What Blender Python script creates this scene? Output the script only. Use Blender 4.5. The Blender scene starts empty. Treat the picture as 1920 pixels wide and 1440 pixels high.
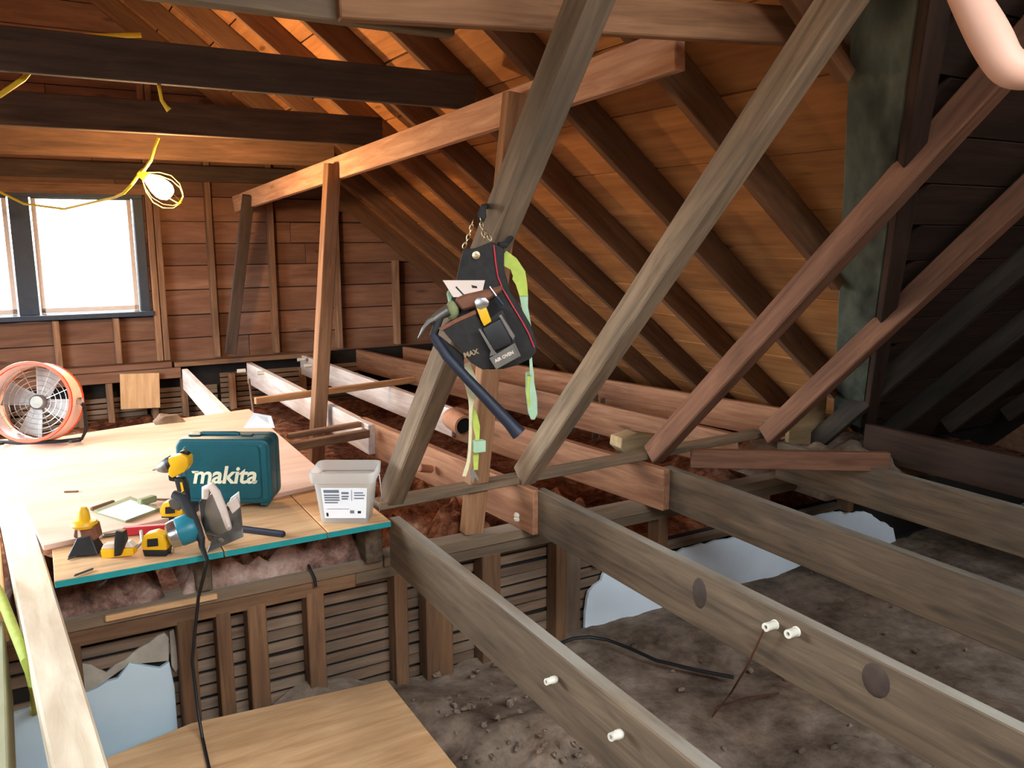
import bpy, bmesh, math, random
from mathutils import Vector, Matrix, noise
random.seed(7)
S = bpy.context.scene
COL = S.collection
# ------------------------------------------------------------------ camera
F = 1550.0; TH = math.atan(280/1550.0); YW = math.radians(29.74); H = 1.08
ct, st, cyw, syw = math.cos(TH), math.sin(TH), math.cos(YW), math.sin(YW)
CAM = Vector((0, 0, H))
cd = bpy.data.cameras.new('camera'); cam = bpy.data.objects.new('camera', cd); COL.objects.link(cam)
cd.sensor_fit = 'HORIZONTAL'; cd.sensor_width = 36.0; cd.lens = 36.0*F/1920.0; cd.clip_start = 0.02
cam.location = CAM; cam.rotation_euler = (math.pi/2-TH, 0, -YW)
S.camera = cam
# ------------------------------------------------------------------ world / light
W = bpy.data.worlds.new('world'); S.world = W; W.use_nodes = True
wb = W.node_tree.nodes['Background']
wb.inputs[1].default_value = 30.0
_n = W.node_tree.nodes; _l = W.node_tree.links                      # overcast sky above the horizon, dimmer ground below it
_tc = _n.new('ShaderNodeTexCoord'); _sx = _n.new('ShaderNodeSeparateXYZ'); _cr = _n.new('ShaderNodeValToRGB')
_mr = _n.new('ShaderNodeMapRange'); _mr.inputs['From Min'].default_value = -1.0; _mr.inputs['From Max'].default_value = 1.0
_l.new(_tc.outputs['Generated'], _sx.inputs[0]); _l.new(_sx.outputs['Z'], _mr.inputs['Value']); _l.new(_mr.outputs[0], _cr.inputs[0]); _l.new(_cr.outputs[0], wb.inputs[0])
_e = _cr.color_ramp.elements; _e[0].position = .48; _e[0].color = (.06, .06, .05, 1); _e[1].position = .53; _e[1].color = (.84, .93, 1.0, 1)
def portal(loc, rot, sx, sy):
    l = bpy.data.lights.new('daylight_portal', 'AREA'); l.shape = 'RECTANGLE'; l.size = sx; l.size_y = sy
    l.cycles.is_portal = True
    o = bpy.data.objects.new('daylight_portal', l); o.location = loc; o.rotation_euler = rot; COL.objects.link(o)
portal((0.02, 7.62, 0.92), (math.radians(-90), 0, 0), 1.42, 0.95)
portal((-1.66, 4.45, 0.80), (0, math.radians(-90), 0), 1.4, 2.5)
portal((-1.66, 0.0, 1.25), (0, math.radians(-90), 0), .8, 1.2)
portal((0.95, -1.60, 2.04), (math.radians(44.7), 0, 0), 2.6, 2.3)
BULB_STRENGTH = 660.0
BULB_COLOR = (1.0, 0.62, 0.30, 1)
S.view_settings.view_transform = 'Standard'; S.view_settings.look = 'None'
S.view_settings.exposure = 0.1; S.view_settings.gamma = 1.0; S.view_settings.use_curve_mapping = False
S.cycles.use_denoising = True
S.cycles.max_bounces = 8; S.cycles.diffuse_bounces = 5; S.cycles.transparent_max_bounces = 12
S.cycles.sample_clamp_indirect = 6.0

# ------------------------------------------------------------------ survey helpers: a sight line from the camera meets a known plane
def ray(px, py):
    x, y = px-960.0, 720.0-py
    fh = F*ct + y*st; up = -F*st + y*ct
    return Vector((fh*syw + x*cyw, fh*cyw - x*syw, up))
def pl(px, py, n, d):
    n = Vector(n); r = ray(px, py); return CAM + r*((d - n.dot(CAM))/n.dot(r))
def pz(px, py, z=0.0): return pl(px, py, (0, 0, 1), z)
def pyy(px, py, y): return pl(px, py, (0, 1, 0), y)
def pxx(px, py, x): return pl(px, py, (1, 0, 0), x)
TA = math.tan(math.radians(38)); EX = 4.1; EY = 3.08
RIGHT = Vector((cyw, -syw, 0)); FWD = Vector((syw, cyw, 0)); UP = Vector((0, 0, 1))

# ------------------------------------------------------------------ materials
def nt(name):
    m = bpy.data.materials.new(name); m.use_nodes = True
    t = m.node_tree; return m, t, t.nodes['Principled BSDF']
def lin(c):
    return tuple((v/255/12.92 if v/255 <= .04045 else ((v/255+.055)/1.055)**2.4) for v in c)
def wood(name, dark, light, grain=14.0, along=1.1, rough=.82, stain=.45, stain_col=None, knots=.5, bump=.25, dust=0.0, contrast=.5):
    m, t, b = nt(name); N = t.nodes; L = t.links
    tc = N.new('ShaderNodeTexCoord'); oi = N.new('ShaderNodeObjectInfo')
    mul = N.new('ShaderNodeMath'); mul.operation = 'MULTIPLY'; mul.inputs[1].default_value = 57.0; L.new(oi.outputs['Random'], mul.inputs[0])
    add = N.new('ShaderNodeVectorMath'); add.operation = 'ADD'; L.new(tc.outputs['Object'], add.inputs[0]); L.new(mul.outputs[0], add.inputs[1])
    mp = N.new('ShaderNodeMapping'); mp.inputs['Scale'].default_value = (along, grain, grain); L.new(add.outputs[0], mp.inputs[0])
    n1 = N.new('ShaderNodeTexNoise'); n1.inputs['Scale'].default_value = 2.2; n1.inputs['Detail'].default_value = 7; n1.inputs['Roughness'].default_value = .62; n1.inputs['Distortion'].default_value = .6
    L.new(mp.outputs[0], n1.inputs['Vector'])
    cr = N.new('ShaderNodeValToRGB'); cr.color_ramp.elements[0].position = .5-contrast*.4; cr.color_ramp.elements[1].position = .5+contrast*.4
    cr.color_ramp.elements[0].color = (*lin(dark), 1); cr.color_ramp.elements[1].color = (*lin(light), 1)
    L.new(n1.outputs['Fac'], cr.inputs[0])
    n2 = N.new('ShaderNodeTexNoise'); n2.inputs['Scale'].default_value = 3.0; n2.inputs['Detail'].default_value = 5
    mp2 = N.new('ShaderNodeMapping'); mp2.inputs['Scale'].default_value = (.7, 2, 2); L.new(add.outputs[0], mp2.inputs[0]); L.new(mp2.outputs[0], n2.inputs['Vector'])
    r2 = N.new('ShaderNodeValToRGB'); r2.color_ramp.elements[0].position = .42; r2.color_ramp.elements[1].position = .68
    r2.color_ramp.elements[0].color = (0, 0, 0, 1); r2.color_ramp.elements[1].color = (stain, stain, stain, 1); L.new(n2.outputs['Fac'], r2.inputs[0])
    mx = N.new('ShaderNodeMix'); mx.data_type = 'RGBA'; L.new(r2.outputs[0], mx.inputs['Factor']); L.new(cr.outputs[0], mx.inputs['A'])
    sc = stain_col or tuple(int(v*.5) for v in dark); mx.inputs['B'].default_value = (*lin(sc), 1)
    col = mx.outputs['Result']
    if knots:
        mp3 = N.new('ShaderNodeMapping'); mp3.inputs['Scale'].default_value = (1.1, 5, 5); L.new(add.outputs[0], mp3.inputs[0])
        vo = N.new('ShaderNodeTexVoronoi'); vo.inputs['Scale'].default_value = 1.3; L.new(mp3.outputs[0], vo.inputs['Vector'])
        r3 = N.new('ShaderNodeValToRGB'); r3.color_ramp.elements[0].position = .06; r3.color_ramp.elements[1].position = .13
        r3.color_ramp.elements[0].color = (knots, knots, knots, 1); r3.color_ramp.elements[1].color = (0, 0, 0, 1); L.new(vo.outputs['Distance'], r3.inputs[0])
        m3 = N.new('ShaderNodeMix'); m3.data_type = 'RGBA'; L.new(r3.outputs[0], m3.inputs['Factor']); L.new(col, m3.inputs['A'])
        m3.inputs['B'].default_value = (*lin(tuple(int(v*.42) for v in dark)), 1); col = m3.outputs['Result']
    if dust:                                        # dust settled on faces that look straight up
        gn = N.new('ShaderNodeNewGeometry'); sx = N.new('ShaderNodeSeparateXYZ'); L.new(gn.outputs['Normal'], sx.inputs[0])
        dm = N.new('ShaderNodeMapRange'); dm.inputs['From Min'].default_value = .8; dm.inputs['From Max'].default_value = .97; dm.inputs['To Max'].default_value = dust; L.new(sx.outputs['Z'], dm.inputs['Value'])
        dn = N.new('ShaderNodeMath'); dn.operation = 'MULTIPLY'; dr = N.new('ShaderNodeMapRange'); dr.inputs['From Min'].default_value = .3; dr.inputs['From Max'].default_value = .6; L.new(n2.outputs['Fac'], dr.inputs['Value'])
        L.new(dm.outputs[0], dn.inputs[0]); L.new(dr.outputs[0], dn.inputs[1])
        m4 = N.new('ShaderNodeMix'); m4.data_type = 'RGBA'; L.new(dn.outputs[0], m4.inputs['Factor']); L.new(col, m4.inputs['A']); m4.inputs['B'].default_value = (*lin((158, 154, 142)), 1); col = m4.outputs['Result']
    # board to board tone
    hv = N.new('ShaderNodeHueSaturation'); mr = N.new('ShaderNodeMapRange'); mr.inputs['To Min'].default_value = .78; mr.inputs['To Max'].default_value = 1.18
    L.new(oi.outputs['Random'], mr.inputs['Value']); L.new(mr.outputs[0], hv.inputs['Value']); L.new(col, hv.inputs['Color']); col = hv.outputs[0]
    L.new(col, b.inputs['Base Color']); b.inputs['Roughness'].default_value = rough; b.inputs['Specular IOR Level'].default_value = .25
    bp = N.new('ShaderNodeBump'); bp.inputs['Strength'].default_value = bump; bp.inputs['Distance'].default_value = .01; L.new(n1.outputs['Fac'], bp.inputs['Height']); L.new(bp.outputs[0], b.inputs['Normal'])
    return m
def plain(name, rgb, rough=.5, metal=0.0, var=.12, scale=20.0, spec=.4, bump=0.0):
    m, t, b = nt(name); N = t.nodes; L = t.links
    tc = N.new('ShaderNodeTexCoord'); n = N.new('ShaderNodeTexNoise'); n.inputs['Scale'].default_value = scale; n.inputs['Detail'].default_value = 5
    L.new(tc.outputs['Object'], n.inputs['Vector'])
    cr = N.new('ShaderNodeValToRGB'); c = lin(rgb)
    cr.color_ramp.elements[0].position = .3; cr.color_ramp.elements[1].position = .7
    cr.color_ramp.elements[0].color = (*[v*(1-var) for v in c], 1); cr.color_ramp.elements[1].color = (*[min(1, v*(1+var)) for v in c], 1)
    L.new(n.outputs['Fac'], cr.inputs[0]); L.new(cr.outputs[0], b.inputs['Base Color'])
    b.inputs['Roughness'].default_value = rough; b.inputs['Metallic'].default_value = metal; b.inputs['Specular IOR Level'].default_value = spec
    if bump:
        bp = N.new('ShaderNodeBump'); bp.inputs['Strength'].default_value = bump; bp.inputs['Distance'].default_value = .01; L.new(n.outputs['Fac'], bp.inputs['Height']); L.new(bp.outputs[0], b.inputs['Normal'])
    return m
def rubble(name, cols, scale=9.0, bump=.8):
    m, t, b = nt(name); N = t.nodes; L = t.links
    tc = N.new('ShaderNodeTexCoord')
    n = N.new('ShaderNodeTexNoise'); n.inputs['Scale'].default_value = scale; n.inputs['Detail'].default_value = 10; n.inputs['Roughness'].default_value = .7
    n2 = N.new('ShaderNodeTexNoise'); n2.inputs['Scale'].default_value = 1.7; n2.inputs['Detail'].default_value = 4
    L.new(tc.outputs['Object'], n.inputs['Vector']); L.new(tc.outputs['Object'], n2.inputs['Vector'])
    a = N.new('ShaderNodeMath'); a.operation = 'ADD'; L.new(n.outputs['Fac'], a.inputs[0])
    s = N.new('ShaderNodeMath'); s.operation = 'MULTIPLY_ADD'; s.inputs[1].default_value = .7; s.inputs[2].default_value = -.35; L.new(n2.outputs['Fac'], s.inputs[0]); L.new(s.outputs[0], a.inputs[1])
    cr = N.new('ShaderNodeValToRGB'); els = cr.color_ramp.elements
    k = len(cols); els[0].position = .3; els[1].position = .72
    for i in range(k-2): els.new(.3+.42*(i+1)/(k-1))
    for e, c in zip(els, cols): e.color = (*lin(c), 1)
    L.new(a.outputs[0], cr.inputs[0]); L.new(cr.outputs[0], b.inputs['Base Color']); b.inputs['Roughness'].default_value = .95; b.inputs['Specular IOR Level'].default_value = .1
    bp = N.new('ShaderNodeBump'); bp.inputs['Strength'].default_value = bump; bp.inputs['Distance'].default_value = .02; L.new(n.outputs['Fac'], bp.inputs['Height']); L.new(bp.outputs[0], b.inputs['Normal'])
    return m
def emit(name, col, strength):
    m = bpy.data.materials.new(name); m.use_nodes = True; t = m.node_tree; t.nodes.remove(t.nodes['Principled BSDF'])
    e = t.nodes.new('ShaderNodeEmission'); e.inputs[0].default_value = col; e.inputs[1].default_value = strength
    t.links.new(e.outputs[0], t.nodes['Material Output'].inputs[0]); return m
def pane_mat(name, tint=(1, 1, 1, 1), gloss=.06, body=0.0, bodycol=(1, 1, 1, 1)):
    m = bpy.data.materials.new(name); m.use_nodes = True; t = m.node_tree; N = t.nodes; L = t.links; N.remove(N['Principled BSDF'])
    tr = N.new('ShaderNodeBsdfTransparent'); tr.inputs[0].default_value = tint
    gl = N.new('ShaderNodeBsdfGlossy'); gl.inputs['Roughness'].default_value = .12
    mx = N.new('ShaderNodeMixShader'); mx.inputs[0].default_value = gloss; L.new(tr.outputs[0], mx.inputs[1]); L.new(gl.outputs[0], mx.inputs[2]); out = mx.outputs[0]
    if body:
        df = N.new('ShaderNodeBsdfDiffuse'); df.inputs[0].default_value = bodycol
        tl = N.new('ShaderNodeBsdfTranslucent'); tl.inputs[0].default_value = bodycol
        ad = N.new('ShaderNodeMixShader'); L.new(df.outputs[0], ad.inputs[1]); L.new(tl.outputs[0], ad.inputs[2])
        m2 = N.new('ShaderNodeMixShader'); m2.inputs[0].default_value = body; L.new(out, m2.inputs[1]); L.new(ad.outputs[0], m2.inputs[2]); out = m2.outputs[0]
    L.new(out, N['Material Output'].inputs[0]); return m

M = {}
M['joist'] = wood('old_joist_wood', (70, 58, 45), (112, 94, 74), stain=.5, stain_col=(58, 45, 35), dust=.55, knots=.6)
M['joist_far'] = wood('orange_brown_joist_wood', (114, 76, 54), (164, 120, 90), stain=.4, stain_col=(105, 62, 40), knots=.6)
M['white'] = wood('whitewashed_joist_wood', (186, 170, 160), (226, 214, 206), stain=.5, stain_col=(150, 112, 88), knots=.3, bump=.3)
M['sheath'] = wood('pine_sheathing', (144, 92, 50), (196, 136, 80), grain=10, along=.8, stain=.35, stain_col=(112, 62, 32), knots=.7, contrast=.7)
M['rafter'] = wood('rafter_wood', (90, 63, 43), (130, 94, 65), stain=.4, stain_col=(92, 58, 38), knots=.4)
M['wallboard'] = wood('gable_board_wood', (104, 72, 54), (148, 108, 84), grain=9, stain=.45, stain_col=(92, 54, 38), knots=.5, contrast=.7)
M['stud'] = wood('stud_wood', (112, 80, 58), (160, 122, 92), stain=.4, knots=.3)
M['stud_shade'] = wood('shade_toned_partition_stud_wood', (82, 58, 41), (122, 90, 62), stain=.45, stain_col=(60, 44, 34), knots=.2)  # darker stud copy; shade below the deck is in its colour
M['tie'] = wood('tie_wood', (96, 70, 50), (140, 104, 76), stain=.4, knots=.4)
M['tie_dark'] = wood('dark_tie_wood', (58, 46, 38), (88, 70, 56), stain=.4, knots=.4)  # darker tie copy; shade on ties turned from the bulb is in its colour
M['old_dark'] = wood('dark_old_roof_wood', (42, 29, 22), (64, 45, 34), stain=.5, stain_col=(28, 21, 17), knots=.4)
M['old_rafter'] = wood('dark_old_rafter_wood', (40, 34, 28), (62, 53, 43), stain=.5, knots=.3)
M['brace'] = wood('grey_brace_wood', (100, 83, 65), (150, 126, 100), stain=.5, stain_col=(70, 68, 58), knots=.2)
M['brace_red'] = wood('red_brown_brace_wood', (94, 62, 46), (136, 96, 72), stain=.4, stain_col=(70, 50, 40), knots=.3)
M['purlin'] = wood('pale_purlin_wood', (176, 128, 100), (222, 180, 148), stain=.25, stain_col=(150, 100, 76), knots=.4)
M['fresh'] = wood('fresh_stud_wood', (170, 118, 76), (212, 164, 116), stain=.25, knots=.4)
M['post'] = wood('brown_post_wood', (116, 82, 56), (160, 118, 84), stain=.35, knots=.3)
M['lath'] = wood('lath_wood', (86, 67, 52), (128, 103, 82), stain=.35, stain_col=(124, 114, 100), knots=0)
M['plate'] = wood('plate_wood', (84, 72, 58), (120, 102, 82), dust=.4, stain=.5, stain_col=(98, 72, 52), knots=.2)
M['ply'] = wood('plywood_face', (196, 160, 138), (228, 198, 180), grain=5, stain=.25, stain_col=(180, 128, 96), knots=.2, contrast=.9, bump=.08)
M['board'] = wood('tan_deck_board', (186, 142, 98), (222, 182, 136), grain=9, stain=.25, knots=.3, bump=.1)
M['rail'] = wood('weathered_cream_board', (196, 178, 150), (236, 224, 200), grain=7, stain=.3, stain_col=(150, 128, 104), knots=.1, bump=.2)
M['valley'] = wood('grey_green_board', (70, 76, 66), (116, 122, 106), grain=6, along=1.6, stain=.9, stain_col=(30, 28, 22), knots=0, bump=.5, contrast=.9)
M['debris_wood'] = wood('broken_tan_wood', (140, 116, 84), (182, 156, 116), knots=.2)
M['knot'] = plain('dark_knot_wood', (56, 42, 34), .8, var=.3, scale=30)
M['skin_dark'] = plain('roof_felt_dark', (30, 24, 20), .95, var=.2)
M['dirt'] = rubble('grey_dust_rubble', [(78, 66, 55), (112, 96, 82), (136, 119, 104), (162, 145, 128)], 7.0)
M['chips'] = rubble('rust_brown_insulation', [(58, 32, 20), (104, 62, 40), (142, 92, 66), (178, 138, 114)], 16.0, 1.0)
M['fluff'] = rubble('pink_grey_insulation', [(70, 52, 46), (120, 90, 78), (158, 128, 114), (186, 160, 146)], 14.0, 1.0)
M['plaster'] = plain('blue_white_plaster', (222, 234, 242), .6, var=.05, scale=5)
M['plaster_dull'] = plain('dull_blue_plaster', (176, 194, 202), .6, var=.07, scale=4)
M['mortar'] = plain('grey_plaster_mortar', (150, 142, 128), .95, var=.2, scale=14, bump=.6)
M['teal_paint'] = plain('teal_paint', (24, 132, 132), .5, var=.1)
M['case'] = plain('teal_blow_moulded_plastic', (12, 80, 90), .45, var=.06, scale=60)
M['case_dark'] = plain('dark_teal_plastic', (10, 58, 66), .45, var=.06)
M['logo'] = plain('cream_print', (226, 224, 196), .5, var=.03)
M['yellow'] = plain('yellow_plastic', (220, 168, 20), .4, var=.05)
M['black'] = plain('black_plastic', (26, 26, 26), .5, var=.15)
M['rubber'] = plain('dark_rubber', (34, 36, 38), .7, var=.15)
M['cordura'] = plain('black_nylon_fabric', (36, 34, 32), .85, var=.25, scale=60, bump=.2)
M['leather'] = plain('brown_leather', (112, 68, 46), .6, var=.25, scale=30)
M['steel'] = plain('bright_steel', (190, 192, 192), .28, 1.0, var=.08)
M['steel_dull'] = plain('dull_steel', (120, 116, 108), .45, .8, var=.2)
M['brass'] = plain('brass_chain_metal', (196, 176, 140), .35, 1.0, var=.1)
M['blue'] = plain('teal_blue_tool_body', (30, 112, 128), .4, var=.06)
M['red'] = plain('red_tool_plastic', (176, 34, 44), .5, var=.08)
M['orange'] = plain('orange_red_fan_plastic', (232, 82, 48), .4, var=.05)
M['fan_overlit'] = plain('overlit_fan_shell', (250, 226, 216), .4, var=.03)  # orange-red drum's overexposed light put into a near-white colour
M['grey'] = plain('grey_plastic', (150, 148, 144), .5, var=.08)
M['navy'] = plain('navy_rubber_grip', (22, 27, 42), .55, var=.1)
M['lime'] = plain('lime_webbing', (162, 176, 76), .8, var=.15, scale=40)
M['palegreen'] = plain('pale_green_webbing', (150, 178, 146), .8, var=.08, scale=40)
M['cream'] = plain('cream_webbing', (196, 188, 148), .8, var=.08, scale=50)
M['paper'] = plain('white_paper', (238, 240, 242), .7, var=.02)
M['ink'] = plain('grey_ink', (110, 116, 124), .7, var=.05)
M['olive'] = plain('olive_board', (120, 124, 84), .7, var=.1)
M['sage'] = wood('sage_painted_board', (140, 142, 112), (168, 168, 138), grain=3, stain=.2, stain_col=(120, 124, 96), knots=0, bump=.1)
M['yellowcord'] = plain('yellow_cord', (226, 190, 40), .5, var=.05)
M['blackcord'] = plain('black_cord', (24, 25, 27), .55, var=.1)
M['porcelain'] = plain('white_porcelain', (196, 190, 174), .35, var=.12)
M['trim'] = plain('dark_blue_window_paint', (44, 54, 66), .5, var=.15)
M['sash'] = plain('white_sash_paint', (214, 196, 182), .5, var=.06)
M['skin'] = plain('skin', (222, 176, 152), .5, var=.05, scale=8)
M['shirt'] = plain('grey_shirt', (84, 88, 94), .9, var=.1)
M['jeans'] = plain('denim', (54, 64, 86), .9, var=.15)
M['hair'] = plain('dark_hair', (46, 34, 26), .7, var=.2)
M['boot'] = plain('brown_boot_leather', (92, 64, 44), .7, var=.15)
M['glass'] = pane_mat('window_glass')
M['tub'] = pane_mat('clear_tub_plastic', (.92, .92, .90, 1), .06, .42, (.78, .78, .76, 1))
M['bulb'] = emit('lit_bulb', BULB_COLOR, BULB_STRENGTH)
M['rust'] = plain('rusty_steel', (96, 64, 46), .7, .6, var=.3)
M['pipe'] = plain('rust_orange_pipe', (160, 112, 82), .8, var=.25, scale=10, bump=.4)
M['pipe_in'] = plain('pipe_bore_black', (16, 13, 11), .95)

# ------------------------------------------------------------------ mesh helpers
MATX = {}
def tag(o, label=None, cat=None, group=None, kind=None):
    if label: o['label'] = label
    if cat: o['category'] = cat
    if group: o['group'] = group
    if kind: o['kind'] = kind
    return o
def attach(o, parent):
    if parent is not None:
        o.parent = parent; o.matrix_parent_inverse = MATX.get(parent.name, Matrix()).inverted()
def link(name, me, mat, parent=None, mw=None):
    o = bpy.data.objects.new(name, me); COL.objects.link(o)
    if mat is not None and len(me.materials) == 0: me.materials.append(M[mat])
    mw = mw or Matrix()
    attach(o, parent); o.matrix_basis = mw; MATX[o.name] = mw
    return o
def empty(name, loc):
    o = bpy.data.objects.new(name, None); COL.objects.link(o); o.empty_display_size = .05
    mw = Matrix.Translation(Vector(loc)); o.matrix_basis = mw; MATX[o.name] = mw; return o
class MB:
    def __init__(s): s.v = []; s.f = []; s.sm = []
    def add(s, v, f, smooth=False):
        k = len(s.v); s.v += [Vector(p) for p in v]
        for q in f: s.f.append([i+k for i in q]); s.sm.append(smooth)
        return s
    def box(s, c, size, mx=None):
        c = Vector(c); h = [q/2 for q in size]; mx = mx or Matrix.Identity(3)
        v = [c + mx @ Vector((sx*h[0], sy*h[1], sz*h[2])) for sx in (-1, 1) for sy in (-1, 1) for sz in (-1, 1)]
        return s.add(v, [(0,1,3,2), (4,6,7,5), (0,4,5,1), (2,3,7,6), (0,2,6,4), (1,5,7,3)])
    def tube(s, pts, r, n=8, cap=True):
        pts = [Vector(p) for p in pts]; rs = r if isinstance(r, (list, tuple)) else [r]*len(pts)
        v = []; f = []; ref = None
        for i, p in enumerate(pts):
            d = (pts[min(i+1, len(pts)-1)] - pts[max(i-1, 0)]).normalized()
            if ref is None: ref = d.orthogonal().normalized()
            a = (ref - d*ref.dot(d))
            a = a.normalized() if a.length > 1e-6 else d.orthogonal().normalized()
            ref = a; b = d.cross(a)
            for k in range(n):
                t = 2*math.pi*k/n; v.append(p + (a*math.cos(t) + b*math.sin(t))*rs[i])
        for i in range(len(pts)-1):
            for k in range(n): f.append((i*n+k, i*n+(k+1) % n, (i+1)*n+(k+1) % n, (i+1)*n+k))
        s.add(v, f, True)
        if cap:
            k = len(s.v)-len(v); m = len(pts)-1
            s.f.append([k+i for i in reversed(range(n))]); s.sm.append(False)
            s.f.append([k+m*n+i for i in range(n)]); s.sm.append(False)
        return s
    def lathe(s, prof, o, ax, n=24, closed=False):
        ax = Vector(ax).normalized(); o = Vector(o); a = ax.orthogonal().normalized(); b = ax.cross(a); v = []; f = []
        for (r, h) in prof:
            for k in range(n):
                t = 2*math.pi*k/n; v.append(o + ax*h + (a*math.cos(t) + b*math.sin(t))*r)
        m = len(prof)
        for i in range(m if closed else m-1):
            j = (i+1) % m
            for k in range(n): f.append((i*n+k, i*n+(k+1) % n, j*n+(k+1) % n, j*n+k))
        return s.add(v, f, True)
    def prism(s, poly, off):
        poly = [Vector(p) for p in poly]; off = Vector(off); n = len(poly)
        v = poly + [p+off for p in poly]
        f = [list(reversed(range(n))), [n+i for i in range(n)]] + [(i, (i+1) % n, n+(i+1) % n, n+i) for i in range(n)]
        return s.add(v, f)
    def sphere(s, c, r, n=12, sc=(1, 1, 1), mx=None):
        c = Vector(c); mx = mx or Matrix.Identity(3); v = []; f = []; m = n//2+1
        for i in range(m):
            ph = math.pi*i/(m-1)
            for k in range(n):
                t = 2*math.pi*k/n
                v.append(c + mx @ Vector((r*sc[0]*math.sin(ph)*math.cos(t), r*sc[1]*math.sin(ph)*math.sin(t), r*sc[2]*math.cos(ph))))
        for i in range(m-1):
            for k in range(n): f.append((i*n+k, (i+1)*n+k, (i+1)*n+(k+1) % n, i*n+(k+1) % n))
        return s.add(v, f, True)
    def mesh(s, name, bevel=0.0, seg=1, fix=True):
        me = bpy.data.meshes.new(name); me.from_pydata([tuple(p) for p in s.v], [], s.f)
        me.polygons.foreach_set('use_smooth', s.sm)
        bm = bmesh.new(); bm.from_mesh(me)
        bmesh.ops.remove_doubles(bm, verts=bm.verts, dist=1e-6)
        if fix: bmesh.ops.recalc_face_normals(bm, faces=bm.faces)
        if bevel:
            es = [e for e in bm.edges if len(e.link_faces) == 2 and e.calc_face_angle(0) > .5]
            bmesh.ops.bevel(bm, geom=es, offset=bevel, segments=seg, affect='EDGES', profile=.6)
            if seg > 1:
                for fc in bm.faces: fc.smooth = True
        bm.to_mesh(me); bm.free()
        if seg > 1 or any(s.sm): me.set_sharp_from_angle(angle=.7)
        me.update(); return me
    def build(s, name, mat, parent=None, bevel=0.0, seg=1, fix=True):
        return link(name, s.mesh(name, bevel, seg, fix), mat, parent)
def frame_from(d, up):
    d = d.normalized(); y = up.cross(d)
    if y.length < 1e-5: y = Vector((0, 1, 0)).cross(d)
    y.normalize(); z = d.cross(y); return Matrix((d, y, z)).transposed()
CACHE = {}
def beam(name, p1, p2, w, d, mat, parent=None, up=(0, 0, 1), anchor='c', bevel=.004, side=0.0, cut=None):
    """timber from p1 to p2: w across, d along 'up'; anchor c = centre line, t = top centre, b = bottom centre"""
    p1, p2 = Vector(p1), Vector(p2); L = (p2-p1).length; R = frame_from(p2-p1, Vector(up))
    c = (p1+p2)/2 + R @ Vector((0, side, {'c': 0, 't': -d/2, 'b': d/2}[anchor]))
    key = (round(L, 3), w, d, mat, bevel, cut)
    me = CACHE.get(key)
    if me is None:
        b = MB(); b.box((0, 0, 0), (L, w, d))
        if cut:                                       # sawn skew end
            for v in b.v:
                if v.x > 0: v.x += cut*(v.z/d)
        me = b.mesh(name, bevel); CACHE[key] = me
    mw = Matrix.Translation(c) @ R.to_4x4()
    return link(name, me, mat, parent, mw)
def ribbon(pts, width_dirs, widths, th):
    """flat webbing: pts centre line, width_dirs unit vectors, widths, thickness along the remaining normal"""
    b = MB(); n = len(pts); v = []; f = []
    for i in range(n):
        p = Vector(pts[i]); w = Vector(width_dirs[i]).normalized()*widths[i]/2
        d = (Vector(pts[min(i+1, n-1)])-Vector(pts[max(i-1, 0)])).normalized(); nn = d.cross(w).normalized()*th/2
        v += [p-w-nn, p+w-nn, p+w+nn, p-w+nn]
    for i in range(n-1):
        for k in range(4): f.append((i*4+k, i*4+(k+1) % 4, (i+1)*4+(k+1) % 4, (i+1)*4+k))
    f += [(3, 2, 1, 0), tuple((n-1)*4+k for k in range(4))]
    return b.add(v, f, True)
def text_mesh(txt, size, extrude, shear=0.0, offset=0.0, space=1.0):
    cu = bpy.data.curves.new('t', 'FONT'); cu.body = txt; cu.size = size; cu.extrude = extrude; cu.shear = shear; cu.offset = offset
    cu.align_x = 'CENTER'; cu.align_y = 'CENTER'; cu.resolution_u = 3; cu.space_character = space
    o = bpy.data.objects.new('t', cu); COL.objects.link(o)
    dg = bpy.context.evaluated_depsgraph_get(); dg.update()
    me = bpy.data.meshes.new_from_object(o.evaluated_get(dg)); bpy.data.objects.remove(o); bpy.data.curves.remove(cu)
    me.materials.clear(); return me

# =================================================================== STRUCTURE
def zr(x, o=0.0): return (EX-x)*TA + o            # underside of the right slope rafters
def V(z): return Vector((EX-(z-.178)/TA, EY+.15-z, z))     # valley line in the deck
YB = 7.55                                          # gable wall
RT = 3.38
def struct(o): o['kind'] = 'structure'; return o
# ---- roof skins (felt above the boards)
up_n = Vector((TA, 0, 1)).normalized()
b = MB(); b.prism([V(RT), (0, 7.8, RT), (EX-(-.85-.178)/TA, 7.8, -.85), V(-.85)], up_n*.04)
for v in b.v: v += up_n*.022
ceil_main = struct(b.build('ceiling', 'skin_dark')); ceil_main['label'] = 'right roof slope of bare boards over close rafters'
b = MB(); on = Vector((0, 1, 1)).normalized()
b.prism([V(RT), (7.2, EY+.15-RT, RT), (7.2, EY+.15+.85, -.85), V(-.85)], on*.04)
for v in b.v: v += on*.022
ceil_old = struct(b.build('ceiling', 'skin_dark')); ceil_old['label'] = 'dark roof slope beyond the valley at the right'
b = MB(); y0 = EY+.15-RT
SX0, SX1, SY0, SY1 = -.3, 2.2, -.8, -2.4
def bz(y): return RT+.03 + (y-y0)*(RT+.33)/(y0+3.9)
for xa, xb, ya, yb in ((-1.75, SX0, y0, -3.9), (SX1, 7.2, y0, -3.9), (SX0, SX1, y0, SY0), (SX0, SX1, SY1, -3.9)):
    b.prism([(xa, ya, bz(ya)), (xb, ya, bz(ya)), (xb, yb, bz(yb)), (xa, yb, bz(yb))], (0, 0, .05))
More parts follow.
